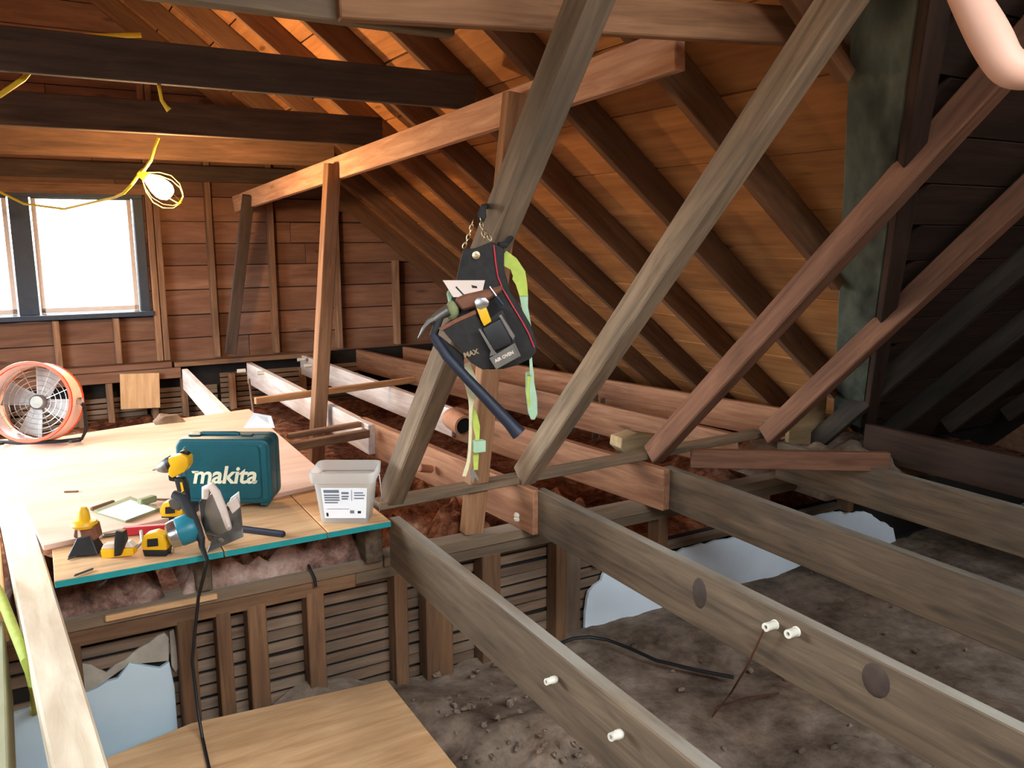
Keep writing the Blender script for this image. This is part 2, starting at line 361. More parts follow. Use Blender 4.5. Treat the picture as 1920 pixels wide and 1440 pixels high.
b.prism([(0, y0, RT+.03), (0, 7.8, RT+.03), (-1.75, 7.8, RT+.03-1.75*TA), (-1.75, y0+1.75*TA, RT+.03-1.75*TA)], (0, 0, .05))
b.prism([(0, y0, RT+.03), (-1.75, y0+1.75*TA, RT+.03-1.75*TA), (-1.75, y0, RT+.03)], (0, 0, .05))
struct(b.build('ceiling', 'sheath'))
# ---- sheathing boards, right slope
du = Vector((1, 0, -TA)).normalized()              # down the slope
row = 0; s = -.109; slope_len = (RT+.85)/TA/math.cos(math.radians(38))*1.0
top = Vector((0, 0, RT))
pitch = .335
while True:
    c = top + du*(s+pitch/2)
    if c.z < -.45: break
    ys = max(V((top+du*s).z).y, V((top+du*(s+pitch)).z).y) + .01
    cuts = [ys]
    y = ys + random.uniform(1.2, 3.0)
    while y < YB-.5: cuts.append(y); y += random.uniform(2.0, 3.6)
    cuts.append(YB+.12)
    for a, e in zip(cuts, cuts[1:]):
        if e-a < .05: continue
        jt = random.uniform(-.003, .003)
        beam('board', Vector((c.x, a+.002, c.z))+up_n*(.009+jt), Vector((c.x, e-.002, c.z))+up_n*(.009+jt), pitch-random.uniform(.004, .012), .02, 'sheath', ceil_main, up=up_n, bevel=.002)
    s += pitch
# ---- rafters, right slope
for k in range(-3, 8):
    y = 2.45+.685*k
    zl = max(-.25, EY+.15-y+.17)
    if zl > 3.1: continue
    p1 = Vector((EX-(zl-.178)/TA, y, zl)); p2 = Vector((0.02, y, RT-.02))
    beam('rafter', p1, p2, .048, .14, 'rafter', ceil_main, up=up_n, anchor='t')
# ---- old slope: boards and rafters beyond the valley
dv = Vector((0, 1, -1)).normalized(); s = .05
topo = Vector((0, EY+.15-RT, RT))
while True:
    c = topo + dv*(s+.105)
    if c.z < -.4: break
    xs = max(V((topo+dv*s).z).x, V((topo+dv*(s+.21)).z).x)+.01
    m = xs + (7.1-xs)*random.uniform(.4, .6)
    for a, e in ((xs, m), (m, 7.1)):
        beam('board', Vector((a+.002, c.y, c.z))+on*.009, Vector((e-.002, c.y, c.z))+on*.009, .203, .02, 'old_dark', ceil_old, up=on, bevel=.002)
    s += .21
for x in (4.0, 4.72, 5.44, 6.16, 6.88):
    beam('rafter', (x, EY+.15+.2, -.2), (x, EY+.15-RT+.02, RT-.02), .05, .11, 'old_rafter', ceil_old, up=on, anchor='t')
# ---- valley: wide stained board and the valley rafter beside it
def V2(z): return Vector((EX-z/TA, EY-z, z))
vd = (V2(2.9)-V2(-.1)).normalized()
side_dir = vd.cross(up_n).normalized()
if side_dir.y < 0: side_dir = -side_dir            # towards the right slope
vb = beam('valley_board', V2(-.12)+side_dir*.095+up_n*.06, V2(2.7)+side_dir*.095+up_n*.06, .175, .028, 'valley', up=up_n)
tag(vb, 'wide grey-green stained board standing in the roof valley at right', 'board')
side2 = vd.cross(on).normalized()
if side2.x < 0: side2 = -side2
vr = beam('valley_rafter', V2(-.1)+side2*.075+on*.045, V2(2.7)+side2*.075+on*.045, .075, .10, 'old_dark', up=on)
tag(vr, 'dark brown valley rafter just right of the grey-green stained board', 'rafter')

# ---- gable wall with boards and studs
def hole_wall(name, x0, x1, z0, z1, holes, plane, mat, th=.05, axis='y', parent=None):
    b = MB(); xs = sorted({x0, x1, *[h[0] for h in holes], *[h[1] for h in holes]}); zs = sorted({z0, z1, *[h[2] for h in holes], *[h[3] for h in holes]})
    for xa, xb in zip(xs, xs[1:]):
        for za, zb in zip(zs, zs[1:]):
            cx, cz = (xa+xb)/2, (za+zb)/2
            if any(h[0] < cx < h[1] and h[2] < cz < h[3] for h in holes): continue
            if axis == 'y': b.box((cx, plane, cz), (xb-xa, th, zb-za))
            else: b.box((plane, cx, cz), (th, xb-xa, zb-za))
    return struct(b.build(name, mat, parent))
WX0, WX1, WZ0, WZ1 = -.70, .735, .455, 1.385
wall_back = hole_wall('wall_back', -1.8, 6.2, -.9, 3.5, [(WX0, WX1, WZ0, WZ1)], YB+.06, 'skin_dark', .06)
wall_back['label'] = 'far gable wall of horizontal boards between studs'
z = 0.0; rows = []
while z < 3.4:
    hgt = random.choice([.185, .2, .205, .215]); rows.append((z, z+hgt)); z += hgt
for za, zb in rows:
    xe = EX-((za+zb)/2-.178)/TA+.15
    segs = [(-1.75, xe)]
    if zb > WZ0+.01 and za < WZ1-.01: segs = [(-1.75, WX0), (WX1, xe)]
    for a, e in segs:
        parts = [(a, e)] if e-a < 1.8 else [(a, a+(e-a)*.55), (a+(e-a)*.55, e)]
        for q, w_ in parts:
            yj = random.uniform(-.003, .003)
            beam('board', (q+.002, YB+.018+yj, (za+zb)/2), (w_-.002, YB+.018+yj, (za+zb)/2), .02, zb-za-random.uniform(.004, .01), 'wallboard', wall_back, bevel=.002)
for x in (.85, .905, 1.315, 1.83, 2.42, 3.0, -1.2):
    zt = min(3.0, zr(x, -.02)) if x > 0 else 2.2
    beam('stud', (x, YB-.04, .03), (x, YB-.04, zt), .048, .09, 'stud', wall_back, up=(0, 1, 0))
for x in (.10, .535, -.4):
    beam('stud', (x, YB-.04, .03), (x, YB-.04, WZ0-.05), .048, .09, 'stud', wall_back, up=(0, 1, 0))
# header over the window and the sole plates
beam('header', (-1.7, YB-.03, WZ1+.055), (.98, YB-.03, WZ1+.055), .07, .085, 'stud', wall_back)
beam('sole_plate', (-1.7, YB-.08, .0), (.93, YB-.08, .0), .12, .05, 'wallboard', wall_back)
beam('sole_plate', (-1.7, YB-.10, -.075), (1.0, YB-.10, -.075), .05, .09, 'wallboard', wall_back)
beam('sole_plate', (.95, YB-.08, -.005), (2.3, YB-.08, -.005), .11, .04, 'stud', wall_back)
# lath and studs under the gable plate
for i in range(11):
    zz = -.14-.046*i
    for a, e in ((-1.6, -.2), (-.2, .72), (.75, 1.3), (1.33, 2.6)):
        if i < 3 and a in (-.2, .75) and random.random() < .8: continue
        beam('lath', (a, YB-.02+random.uniform(-.004, .004), zz), (e, YB-.02+random.uniform(-.004, .004), zz+random.uniform(-.005, .005)), .008, .036, 'lath', wall_back, bevel=0)
for x in (-.3, .22, .44, .78, 1.02, 1.42, 2.05):
    beam('stud', (x, YB-.07, -.7), (x, YB-.07, -.12), .05, .08, 'stud', wall_back, up=(0, 1, 0))

# ---- windows
def window(name, x0, x1, label):
    fr = empty(name, ((x0+x1)/2, YB, WZ0)); struct(fr); fr['label'] = label
    yc = YB+.02; t = .028
    for (a, e, nm, mat) in (((x0+t, yc, WZ0), (x0+t, yc, WZ1), 'jamb', 'sash'), ((x1-t, yc, WZ0), (x1-t, yc, WZ1), 'jamb', 'sash')):
        beam(nm, a, e, .035, .04, mat, fr, up=(0, 1, 0), bevel=.003)
    beam('bottom_rail', (x0+.01, yc, WZ0+.03), (x1-.01, yc, WZ0+.03), .04, .04, 'sash', fr, bevel=.003)
    beam('top_rail', (x0+.01, yc, WZ1-.015), (x1-.01, yc, WZ1-.015), .04, .03, 'trim', fr, bevel=.003)
    MB().box(((x0+x1)/2, yc, (WZ0+WZ1)/2), (x1-x0-.09, .006, WZ1-WZ0-.06)).build('pane', 'glass', fr)
    return fr
window('window_1', .0, WX1, 'bright square window pane at far left beside the lit bulb')
window('window_2', WX0, -.14, 'window pane cut off by the left picture edge')
tr = empty('trim_1', (0, YB, WZ0)); struct(tr); tr['label'] = 'dark blue painted casing around the gable windows'
beam('casing', (-.07, YB-.02, WZ0), (-.07, YB-.02, WZ1), .14, .05, 'trim', tr, up=(0, 1, 0))
beam('casing', (WX1+.035, YB-.02, WZ0-.05), (WX1+.035, YB-.02, WZ1+.02), .075, .06, 'trim', tr, up=(0, 1, 0))
beam('casing', (WX0-.04, YB-.02, WZ0-.05), (WX0-.04, YB-.02, WZ1+.02), .075, .06, 'trim', tr, up=(0, 1, 0))
beam('casing', (WX0-.08, YB-.035, WZ1+.01), (WX1+.07, YB-.035, WZ1+.01), .05, .06, 'trim', tr)
beam('window_sill', (WX0-.1, YB-.05, WZ0-.02), (WX1+.09, YB-.05, WZ0-.02), .12, .04, 'trim', tr)

# ---- side and back walls; two unseen windows added to bring daylight from the left
wl = hole_wall('wall_left', -3.6, 7.7, -.9, 3.5, [(3.2, 5.7, .1, 1.5), (-.6, .6, .85, 1.65)], -1.63, 'wallboard', .05, 'x')
for i, (a, e, q, r) in enumerate([(3.2, 5.7, .1, 1.5), (-.6, .6, .85, 1.65)]):
    w = empty('window_%d' % (3+i), (-1.62, (a+e)/2, q)); struct(w)
    for y in (a+.03, (a+e)/2, e-.03): beam('jamb', (-1.62, y, q), (-1.62, y, r), .05, .05, 'sash', w, up=(1, 0, 0))
    for zz in (q+.03, r-.03): beam('rail', (-1.62, a, zz), (-1.62, e, zz), .05, .05, 'sash', w)
    MB().box((-1.62, (a+e)/2, (q+r)/2), (.006, e-a, r-q)).build('pane', 'glass', w)
sk = struct(empty('window_5', ((SX0+SX1)/2, SY1, bz(SY1))))         # unseen roof light behind the viewer, added for daylight from above
XM = (SX0+SX1)/2
for a, e in (((SX0, SY0), (SX1, SY0)), ((SX0, SY1), (SX1, SY1)), ((SX0, SY0), (SX0, SY1)), ((XM, SY0), (XM, SY1)), ((SX1, SY0), (SX1, SY1))):
    beam('frame', (a[0], a[1], bz(a[1])+.02), (e[0], e[1], bz(e[1])+.02), .06, .08, 'sash', sk)
MB().prism([(SX0, SY0, bz(SY0)+.03), (SX1, SY0, bz(SY0)+.03), (SX1, SY1, bz(SY1)+.03), (SX0, SY1, bz(SY1)+.03)], (0, 0, .006)).build('pane', 'glass', sk)
hole_wall('wall_right', -3.6, 4.6, -.9, 3.6, [], 7.1, 'wallboard', .05, 'x')
hole_wall('wall_front', -1.75, 7.2, -.9, 3.0, [], -3.5, 'wallboard', .05, 'y')

# ---- floors: dusty lower ceiling near, rust coloured chips far
def rough_floor(name, x0, x1, y0, y1, z, step, amp, mat, mounds=(), ramp=0.0):
    nx, ny = int((x1-x0)/step), int((y1-y0)/step); v = []; f = []
    for j in range(ny+1):
        for i in range(nx+1):
            x, y = x0+(x1-x0)*i/nx, y0+(y1-y0)*j/ny
            h = noise.fractal(Vector((x*2.2, y*2.2, 0)), 1.0, 2.0, 5)*amp + abs(noise.noise(Vector((x*9, y*9, 3))))*amp*.5
            for (mx_, my_, r, q) in mounds:
                d2 = ((x-mx_)**2+(y-my_)**2)/(r*r); h += q*math.exp(-d2)*(1+.5*noise.noise(Vector((x*7, y*7, 1))))
            if ramp: h = h*min(1, (y-y0)/ramp) - .04*max(0, 1-(y-y0)/ramp)
            v.append((x, y, z+h))
    for j in range(ny):
        for i in range(nx): k = j*(nx+1)+i; f.append((k, k+1, k+nx+2, k+nx+1))
    return MB().add(v, f, True).build(name, mat)
MOUNDS = [(1.35, 2.45, .22, .09), (1.12, 2.78, .15, .07), (1.5, 2.1, .3, .08), (.85, 3.04, .22, .09), (.3, 3.02, .15, .03), (2.5, 1.6, .35, .06), (3.0, 1.5, .3, .07)]
fl = struct(rough_floor('floor', -1.7, 7.1, -3.5, 3.06, -.79, .035, .028, 'dirt', MOUNDS)); fl['label'] = 'dusty rubble-strewn ceiling below the near joists'
fl2 = struct(rough_floor('floor', -1.7, 6.2, 3.21, 7.6, -.47, .04, .06, 'chips', [(1.4, 3.3, .4, .10), (3.6, 4.2, .6, .16), (4.2, 5.5, .7, .2), (3.4, 6.5, .6, .12), (3.9, 3.4, .5, .2)], .35)); fl2['label'] = 'rust coloured loose insulation between the far joists'

struct(MB().box((2.7, 2.0, -.93), (9.4, 12.2, .06)).build('floor', 'skin_dark'))  # unseen slab, added to stop daylight leaking in from below
# ---- partition below the old eave: plates, studs, lath, plaster
YP = 3.0
wm = MB(); wm.box((1.0, 3.125, -.56), (2.7, .02, .55)); wm.box((2.6, 3.19, -.66), (8.6, .03, .34)); wall_mid = struct(wm.build('wall_middle', 'skin_dark')); wall_mid['label'] = 'low stud partition with bare lath under the near plate'
beam('top_plate', (-1.6, YP+.045, -.2), (1.115, YP+.045, -.2), .10, .045, 'plate', wall_mid, anchor='t')
beam('top_plate', (1.12, YP+.045, -.2), (2.0, YP+.045, -.2), .10, .045, 'plate', wall_mid, anchor='t')
beam('top_plate', (2.0, YP+.045, -.2), (4.2, YP+.045, -.2), .10, .045, 'plate', wall_mid, anchor='t')
beam('top_plate', (-1.6, YP+.05, -.246), (1.0, YP+.05, -.246), .09, .06, 'stud_shade', wall_mid, anchor='t')
beam('top_plate', (1.0, YP+.05, -.246), (4.2, YP+.05, -.246), .09, .05, 'plate', wall_mid, anchor='t')
for xa, xb in ((-.06, .02), (.328, .39), (.463, .515), (.575, .645), (.80, .868), (1.162, 1.219), (1.301, 1.424), (1.568, 1.66), (1.951, 2.009), (2.545, 2.61), (3.25, 3.31), (3.95, 4.0)):
    zt = -.29; zb = -.8 if xa < 2.1 else -.5
    beam('stud', ((xa+xb)/2, YP+.045, zb), ((xa+xb)/2, YP+.045, zt), xb-xa, .085, 'stud_shade', wall_mid, up=(0, 1, 0))
beam('stud', (2.08, YP+.075, -.8), (2.08, YP+.075, -.29), .10, .02, 'lath', wall_mid, up=(0, 1, 0))
for i in range(10):
    zz = -.322-.052*i
    for a, e in ((-.3, .36), (.36, .845), (.845, 1.36), (1.36, 1.96), (1.965, 2.34)):
        if a < 0 and i == 3: continue
        yj = YP+.098+random.uniform(-.003, .003)
        beam('lath', (a+.002, yj, zz), (e-.002, yj, zz+random.uniform(-.006, .006)), .008, .041+random.uniform(-.003, .002), 'lath', wall_mid, bevel=0)
beam('ledge', (2.2, YP+.075, -.475), (3.95, YP+.075, -.475), .06, .03, 'plate', wall_mid)
beam('batten', (.10, YP-.012, -.215), (.47, YP-.012, -.215), .02, .022, 'board', wall_mid)
def sheet(name, pts, y, th, mat, parent):
    return MB().prism([(x, y, z) for x, z in pts], (0, th, 0)).build(name, mat, parent, bevel=.002)
def jag(pts, amp=.012, step=.03):
    out = []
    for (a, b_) in zip(pts, pts[1:]):
        L = math.hypot(b_[0]-a[0], b_[1]-a[1]); n = max(1, int(L/step))
        for i in range(n):
            t = i/n; j = amp if i else 0
            out.append((a[0]+(b_[0]-a[0])*t+random.uniform(-j, j), a[1]+(b_[1]-a[1])*t+random.uniform(-j, j)))
    out.append(pts[-1]); return out
def P(px, py, y=YP+.07): q = pyy(px, py, y); return (q.x, q.z)
ragged = jag([P(10, 1345), P(60, 1330), P(165, 1300), P(220, 1275), P(242, 1245), P(300, 1255), P(318, 1243)], .006)
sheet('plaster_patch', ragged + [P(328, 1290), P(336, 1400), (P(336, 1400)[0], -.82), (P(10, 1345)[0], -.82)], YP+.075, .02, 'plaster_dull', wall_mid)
sheet('mortar_smear', jag([P(120, 1240), P(200, 1265), P(250, 1228), P(310, 1190), P(318, 1200)], .008)+[P(318, 1243), P(242, 1250), P(165, 1305), P(120, 1330)], YP+.085, .012, 'mortar', wall_mid)
sheet('mortar_smear', [P(318, 1185), P(326, 1180), P(338, 1245), P(330, 1262), P(322, 1250)], YP+.07, .02, 'mortar', wall_mid)
rag2 = jag([P(1098, 1150, YP+.05), P(1105, 1110, YP+.05), P(1128, 1090, YP+.05), P(1136, 1068, YP+.05), P(1150, 1066, YP+.05), P(1172, 1062, YP+.05), P(1300, 1026, YP+.05), P(1400, 1002, YP+.05), P(1530, 966, YP+.05), (3.9, -.50), (4.2, -.56), (4.45, -.70)], .006)
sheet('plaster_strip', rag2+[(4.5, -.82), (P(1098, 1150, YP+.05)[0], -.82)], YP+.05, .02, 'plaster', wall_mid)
sheet('mortar_smear', [P(850, 1255, YP+.085), P(880, 1245, YP+.085), P(945, 1245, YP+.085), P(945, 1300, YP+.085), P(850, 1300, YP+.085)], YP+.085, .012, 'plaster', wall_mid)
# lumps of pink-grey insulation lying on the plate under the teal-edged boards
def lumps(name, x0, x1, y0, y1, z0, amp, mat, step=.02, seed=0, fr=1.0):
    nx, ny = int((x1-x0)/step), int((y1-y0)/step); v = []; f = []
    for j in range(ny+1):
        for i in range(nx+1):
            x, y = x0+(x1-x0)*i/nx, y0+(y1-y0)*j/ny
            e = min(1, min(i, nx-i)/3, min(j, ny-j)/2)
            h = (.5+.5*noise.fractal(Vector((x*5*fr+seed, y*5*fr, 0)), 1, 2, 4)+.5*fr*noise.noise(Vector((x*14*fr, y*14*fr, seed))))*amp
            v.append((x, y, z0+max(-.01, h)*e))
    for j in range(ny):
        for i in range(nx): k = j*(nx+1)+i; f.append((k, k+1, k+nx+2, k+nx+1))
    return MB().add(v, f, True).build(name, mat)
tag(lumps('insulation_lumps', -.2, .30, 3.02, 3.5, -.2, .13, 'fluff'), 'dusty grey-pink insulation heaped under the left half of the teal-edged boards', 'insulation', kind='stuff')
tag(lumps('insulation_lumps', .36, 1.06, 3.02, 3.5, -.2, .15, 'fluff', seed=4), 'pinkish insulation heaped under the right half of the teal-edged boards', 'insulation', kind='stuff')
tag(lumps('insulation_lumps', 1.16, 1.75, 3.11, 3.9, -.3, .16, 'chips', seed=8), 'rust coloured insulation crumbs around the foot of the brown post', 'insulation', kind='stuff')
tag(lumps('insulation_lumps', 1.82, 2.45, 3.11, 3.8, -.4, .13, 'chips', seed=11), 'dark rust insulation crumbs behind the second joist end', 'insulation', kind='stuff')

tag(lumps('insulation_lumps', 3.5, 4.5, 2.8, 3.55, -.3, .26, 'dirt', .03, 21, .4), 'grey dusty heap at the foot of the roof valley', 'insulation', kind='stuff')
# =================================================================== TIMBERS
def joist(p1, p2, label, mat='joist', w=.046, d=.2, name='floor_joist', group=None):
    """p1, p2: far and near ends of the top edge of the left face"""
    o = beam(name, p1, p2, w, d, mat, anchor='t', side=w/2 if p1[1] > p2[1] else -w/2)
    return tag(o, label, 'joist', group)
JA = joist((1.105, 2.9, 0), (1.065, -3.3, 0), 'near joist running from the teal-edged boards to the bottom centre', group='near floor joists')
JB = joist((1.79, 2.93, 0), (1.81, -3.3, 0), 'near joist carrying the two white porcelain tubes side by side', group='near floor joists')
JC = joist((2.50, 2.93, 0), (2.54, -3.3, 0), 'near joist with three white plaster specks at the right edge', group='near floor joists')
JD = joist((3.33, 3.0, 0), (3.40, -3.3, 0), 'near joist just above the farthest blue-white plaster patch', group='near floor joists')
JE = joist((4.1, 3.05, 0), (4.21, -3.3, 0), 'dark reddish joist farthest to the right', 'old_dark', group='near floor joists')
joist((1.03, 2.96, -.02), (1.03, 3.5, -.02), 'dark stub joist under the right end of the teal-edged boards', name='stub_joist', d=.18, w=.07)
joist(pz(341, 692), (.905, 3.9, 0), 'short whitewashed joist rising behind the teal tool case', 'white', group='far floor joists', d=.17)
joist(pz(462, 680), (1.585, 4.45, 0), 'long whitewashed joist crossing behind the brown upright post', 'white', group='far floor joists', d=.18)
joist(pz(673, 783), pz(1000, 921), 'orange joist lapped to the whitewashed one, passing behind the big grey brace', 'joist_far', group='far floor joists')
joist(pz(562, 665), (2.19, 4.6, 0), 'pale dusty joist starting with small knobs near the gable wall', 'white', group='far floor joists', d=.18)
joist(pz(845, 764), pz(1245, 882), 'orange dusty joist ending beside the third near joist', 'joist_far', group='far floor joists')
joist(pz(667, 655), pz(1385, 817), 'farthest long joist passing behind the hammer and braces', 'joist_far', group='far floor joists')
joist((3.05, 7.5, 0), (4.05, 3.4, 0), 'dim joist close under the eave behind the braces', 'joist_far', group='far floor joists')
# sole plate of the leaning braces
sp = beam('brace_sole_plate', (1.10, 3.03, 0.0), (3.35, 3.14, 0.0), .09, .03, 'brace', anchor='b')
tag(sp, 'thin grey plank on the joists carrying the feet of the leaning braces', 'plank')
# braces: old roof rafters leaning towards the viewer
def brace(x, mat, label, b_=45.0, yb=3.07, w=.075, d=.10, z0=.03):
    p1 = Vector((x, yb-z0, z0)); k = RT-.3-z0; p2 = Vector((x, yb-z0-k/math.tan(math.radians(b_)), z0+k))
    q = beam('leaning_brace', p1, p2, w, d, mat, up=on, bevel=.006)
    return tag(q, label, 'brace', 'leaning roof braces')
brace(1.17, 'brace', 'big grey leaning timber that carries the hanging tool bag', 49.5)
brace(1.80, 'brace', 'grey leaning timber second from the tool bag, rising to the top edge', 46.5)
brace(2.53, 'brace_red', 'reddish leaning timber third from the tool bag, crossing the valley board')
brace(3.30, 'brace_red', 'short-looking dark red leaning timber lowest at right, in front of the valley board', w=.07)
# red plank on edge across the joists
tag(beam('loose_plank', pz(1296, 842, .07), pz(1668, 848, .07), .04, .09, 'brace_red', anchor='t'), 'reddish knotty plank lying on edge across the joists at right', 'plank')
# collar ties
def tie(y, x1, z, d, label, mat='tie', x0=-1.6, w=.045):
    return tag(beam('collar_tie', (x0, y, z), (x1, y, z), w, d, mat), label, 'beam', 'collar ties')
tie(3.62, 1.86, 1.735, .155, 'topmost dark collar tie crossing the upper left in front', 'tie_dark')
tie(4.98, 1.92, 1.70, .17, 'second dark collar tie, from which the lit bulb hangs', 'tie_dark')
tie(6.17, 2.0, 1.66, .17, 'third collar tie, reddish in the glow of the bulb')
tie(7.40, 2.12, 1.575, .13, 'fourth collar tie, lowest, just in front of the gable wall', 'tie_dark')
tag(beam('collar_tie', (.68, 2.03, 1.637), (2.12, 1.87, 1.70), .045, .105, 'post'), 'tan collar tie crossing the top of the picture behind the big brace', 'beam', 'collar ties')
tie(2.07, 1.00, 1.665, .155, 'grey-green collar tie end in the top edge left of the tan one', 'brace')
# sloping purlin and its posts
PU1 = Vector((1.83, 2.13, 1.66)); PU2 = Vector((1.53, 7.42, 1.335))
pur = beam('purlin', PU1, PU2, .045, .135, 'purlin', cut=.05)
tag(pur, 'pale pink-tan purlin climbing from the gable wall across the rafters', 'purlin')
def pat(y): t = (y-PU1.y)/(PU2.y-PU1.y); return PU1.lerp(PU2, t)
def post(p1, p2, w, d, mat, label, name='post'):
    return tag(beam(name, p1, p2, w, d, mat, up=(0, 1, 0)), label, 'post', 'posts under the purlin')
post(pxx(592, 872, 1.46)*1.0, pat(5.03)+Vector((-.045, 0, .02)), .085, .09, 'post', 'brown upright post under the middle of the pale purlin')
post(pyy(432, 662, 7.25), pat(6.88)+Vector((-.04, 0, .02)), .09, .045, 'tie_dark', 'grey slanting post under the far end of the pale purlin')
post(Vector((1.55, 3.07, -.2)), pat(3.0)+Vector((-.05, .0, .03)), .09, .06, 'post', 'brown post behind the tool bag holding the near end of the purlin')
# loose sticks across the far joists
tag(beam('loose_stick', pz(478, 752, .03), pz(778, 712, .03), .03, .045, 'fresh'), 'thin tan stick laid over the whitewashed joists by the post', 'stick')
tag(beam('loose_stick', pz(540, 818, -.01), pz(676, 795, -.01), .04, .03, 'stud'), 'pale-topped stick lying between tool case and orange joist', 'stick')
tag(beam('loose_stick', pz(545, 838, -.03), pz(690, 812, -.03), .05, .045, 'tie'), 'dark stick lying just below the pale-topped stick', 'stick')
tag(beam('loose_stick', pz(548, 912, .0), pz(578, 903, .0), .03, .02, 'tie'), 'dark stick end between tool case and clear tub', 'stick')
tag(MB().tube([pz(467, 712, .02), pz(478, 790, .0)+Vector((0, 0, -.01))], .008).build('iron_rod', 'rust'), 'thin rusty rod standing up behind the tool case', 'rod')
tag(beam('scrap_board', pyy(262, 700, 7.38), pyy(264, 766, 7.36), .30, .02, 'board', up=(0, 1, 0)), 'square tan board scrap hanging on the lath below the gable plate', 'board')
# knobs on whitewashed joists
for i, (px, py, lab) in enumerate([(453, 693, 'small white knob tube at the tip of the long whitewashed joist'), (490, 697, 'small white knob tube on top of the long whitewashed joist'), (578, 683, 'small white tube on the dusty joist nearest the gable'), (565, 672, 'tiny white tube at the dark end of the dusty joist')]):
    q = pz(px, py, .0); tag(MB().tube([q+Vector((-.035, 0, -.01)), q+Vector((.03, 0, -.01))], .016, 10).build('porcelain_tube', 'porcelain'), lab, 'insulator', 'porcelain tubes')

# =================================================================== THINGS ON THE BOARDS
def view_frame(base, px0, py0):
    """local frame of a thing standing at 'base', seen at pixel px0,py0: returns f(px,py,depth) -> world; depth towards the viewer"""
    base = Vector(base); d = base-CAM; zc = (d.dot(FWD))*ct - d.z*st; t = zc/F
    def f(px, py, dep=0.0): return base + RIGHT*((px-px0)*t) + UP*((py0-py)*t/ct) - FWD*dep
    f.t = t; return f
def pts(f, L, dep=0.0): return [f(x, y, dep) for x, y in L]
def slab(f, poly, dep, th, name, mat, parent, bevel=.0, seg=1):
    return MB().prism(pts(f, poly, dep), -FWD*th).build(name, mat, parent, bevel, seg)
# deck boards with teal painted front edge
def deck(x0, x1, label, y0=2.80, y1=3.40, sk=0.0):
    o = MB().prism([(x0, y0, .0), (x1, y0-sk, .0), (x1, y1, .0), (x0, y1, .0)], (0, 0, .022)).build('deck_board', 'board', bevel=.002)
    MB().prism([(x0+.001, y0-.004, .001), (x1-.001, y0-sk-.004, .001), (x1-.001, y0-sk+.001, .001), (x0+.001, y0+.001, .001)], (0, 0, .0195)).build('painted_edge', 'teal_paint', o)['label'] = 'teal painted front edge'
    return tag(o, label, 'board', 'teal-edged deck boards')
deck(-.035, .47, 'tan deck board with teal edge under the saw and tape measures')
deck(.474, .83, 'tan deck board with teal edge in front of the tool case')
deck(.834, 1.075, 'tan deck board with teal edge under the clear tub')
tag(beam('deck_support', (.43, 2.99, -.001), (.43, 5.0, -.001), .055, .19, 'joist', anchor='t'), 'dark joist stub showing under the teal edge in the middle', 'joist')
o = MB().prism([(-.06, 3.10, .023), (1.03, 3.34, .023), (1.05, 5.05, .023), (.62, 4.97, .023), (-.25, 4.75, .023)], (0, 0, .018)).build('plywood_sheet', 'ply', bevel=.002)
tag(o, 'sunlit plywood sheet under the fan and the teal case', 'plywood')
# rail along the left edge
R1, R2 = pz(205, 1440), pz(58, 960); L1, L2 = pz(97, 1440), pz(2, 985)
def ext(a, b_, y): return a + (b_-a)*((y-a.y)/(b_.y-a.y))
o = MB().prism([ext(L1, L2, .3), ext(R1, R2, .3), ext(R1, R2, 5.1), ext(L1, L2, 5.1)], (0, 0, -.09)).build('side_rail', 'rail', bevel=.006)
me = o.data; c = Vector((-.1, 3, 0)); ang = math.atan2(*( (R2-R1).y, (R2-R1).x )); Rm = Matrix.Rotation(ang, 4, 'Z'); mw = Matrix.Translation(c) @ Rm
me.transform(mw.inverted()); o.matrix_basis = mw; MATX[o.name] = mw
tag(o, 'bright cracked cream board running down the left edge', 'board')
tag(beam('side_board', pz(12, 1440, -.06)+Vector((-.06, -.5, 0)), pz(-8, 1160, -.06)+Vector((-.06, .0, 0)), .16, .28, 'sage', anchor='t'), 'sage green board in the bottom left corner', 'board')
tag(beam('side_board', pz(-10, 1150, -.03)+Vector((-.03, 0, 0)), pz(-25, 900, -.03)+Vector((-.03, 0, 0)), .12, .10, 'board', anchor='t'), 'sunlit yellowish board left of the cream board', 'board')
tag(MB().tube([pz(-20, 1080, .02), pz(2, 1118, .0), pz(18, 1160, -.02), pz(34, 1200, -.03), pz(50, 1240, -.04), pz(62, 1280, -.08), pz(66, 1300, -.2), pz(66, 1330, -.45), pz(60, 1345, -.76)], .014, 10).build('rope', 'lime'), 'fuzzy lime green rope over the sage board at lower left', 'rope')
# plywood offcut on the rubble
q = [Vector((.35, 2.99, -.705)), Vector((1.085, 2.915, -.705)), Vector((1.085, 1.9, -.705)), Vector((-.2, 1.9, -.705)), Vector((-.2, 2.85, -.705))]
tag(MB().prism(q, (0, 0, .018)).build('plywood_offcut', 'board', bevel=.002), 'tan plywood offcut lying on the rubble at bottom left', 'plywood')

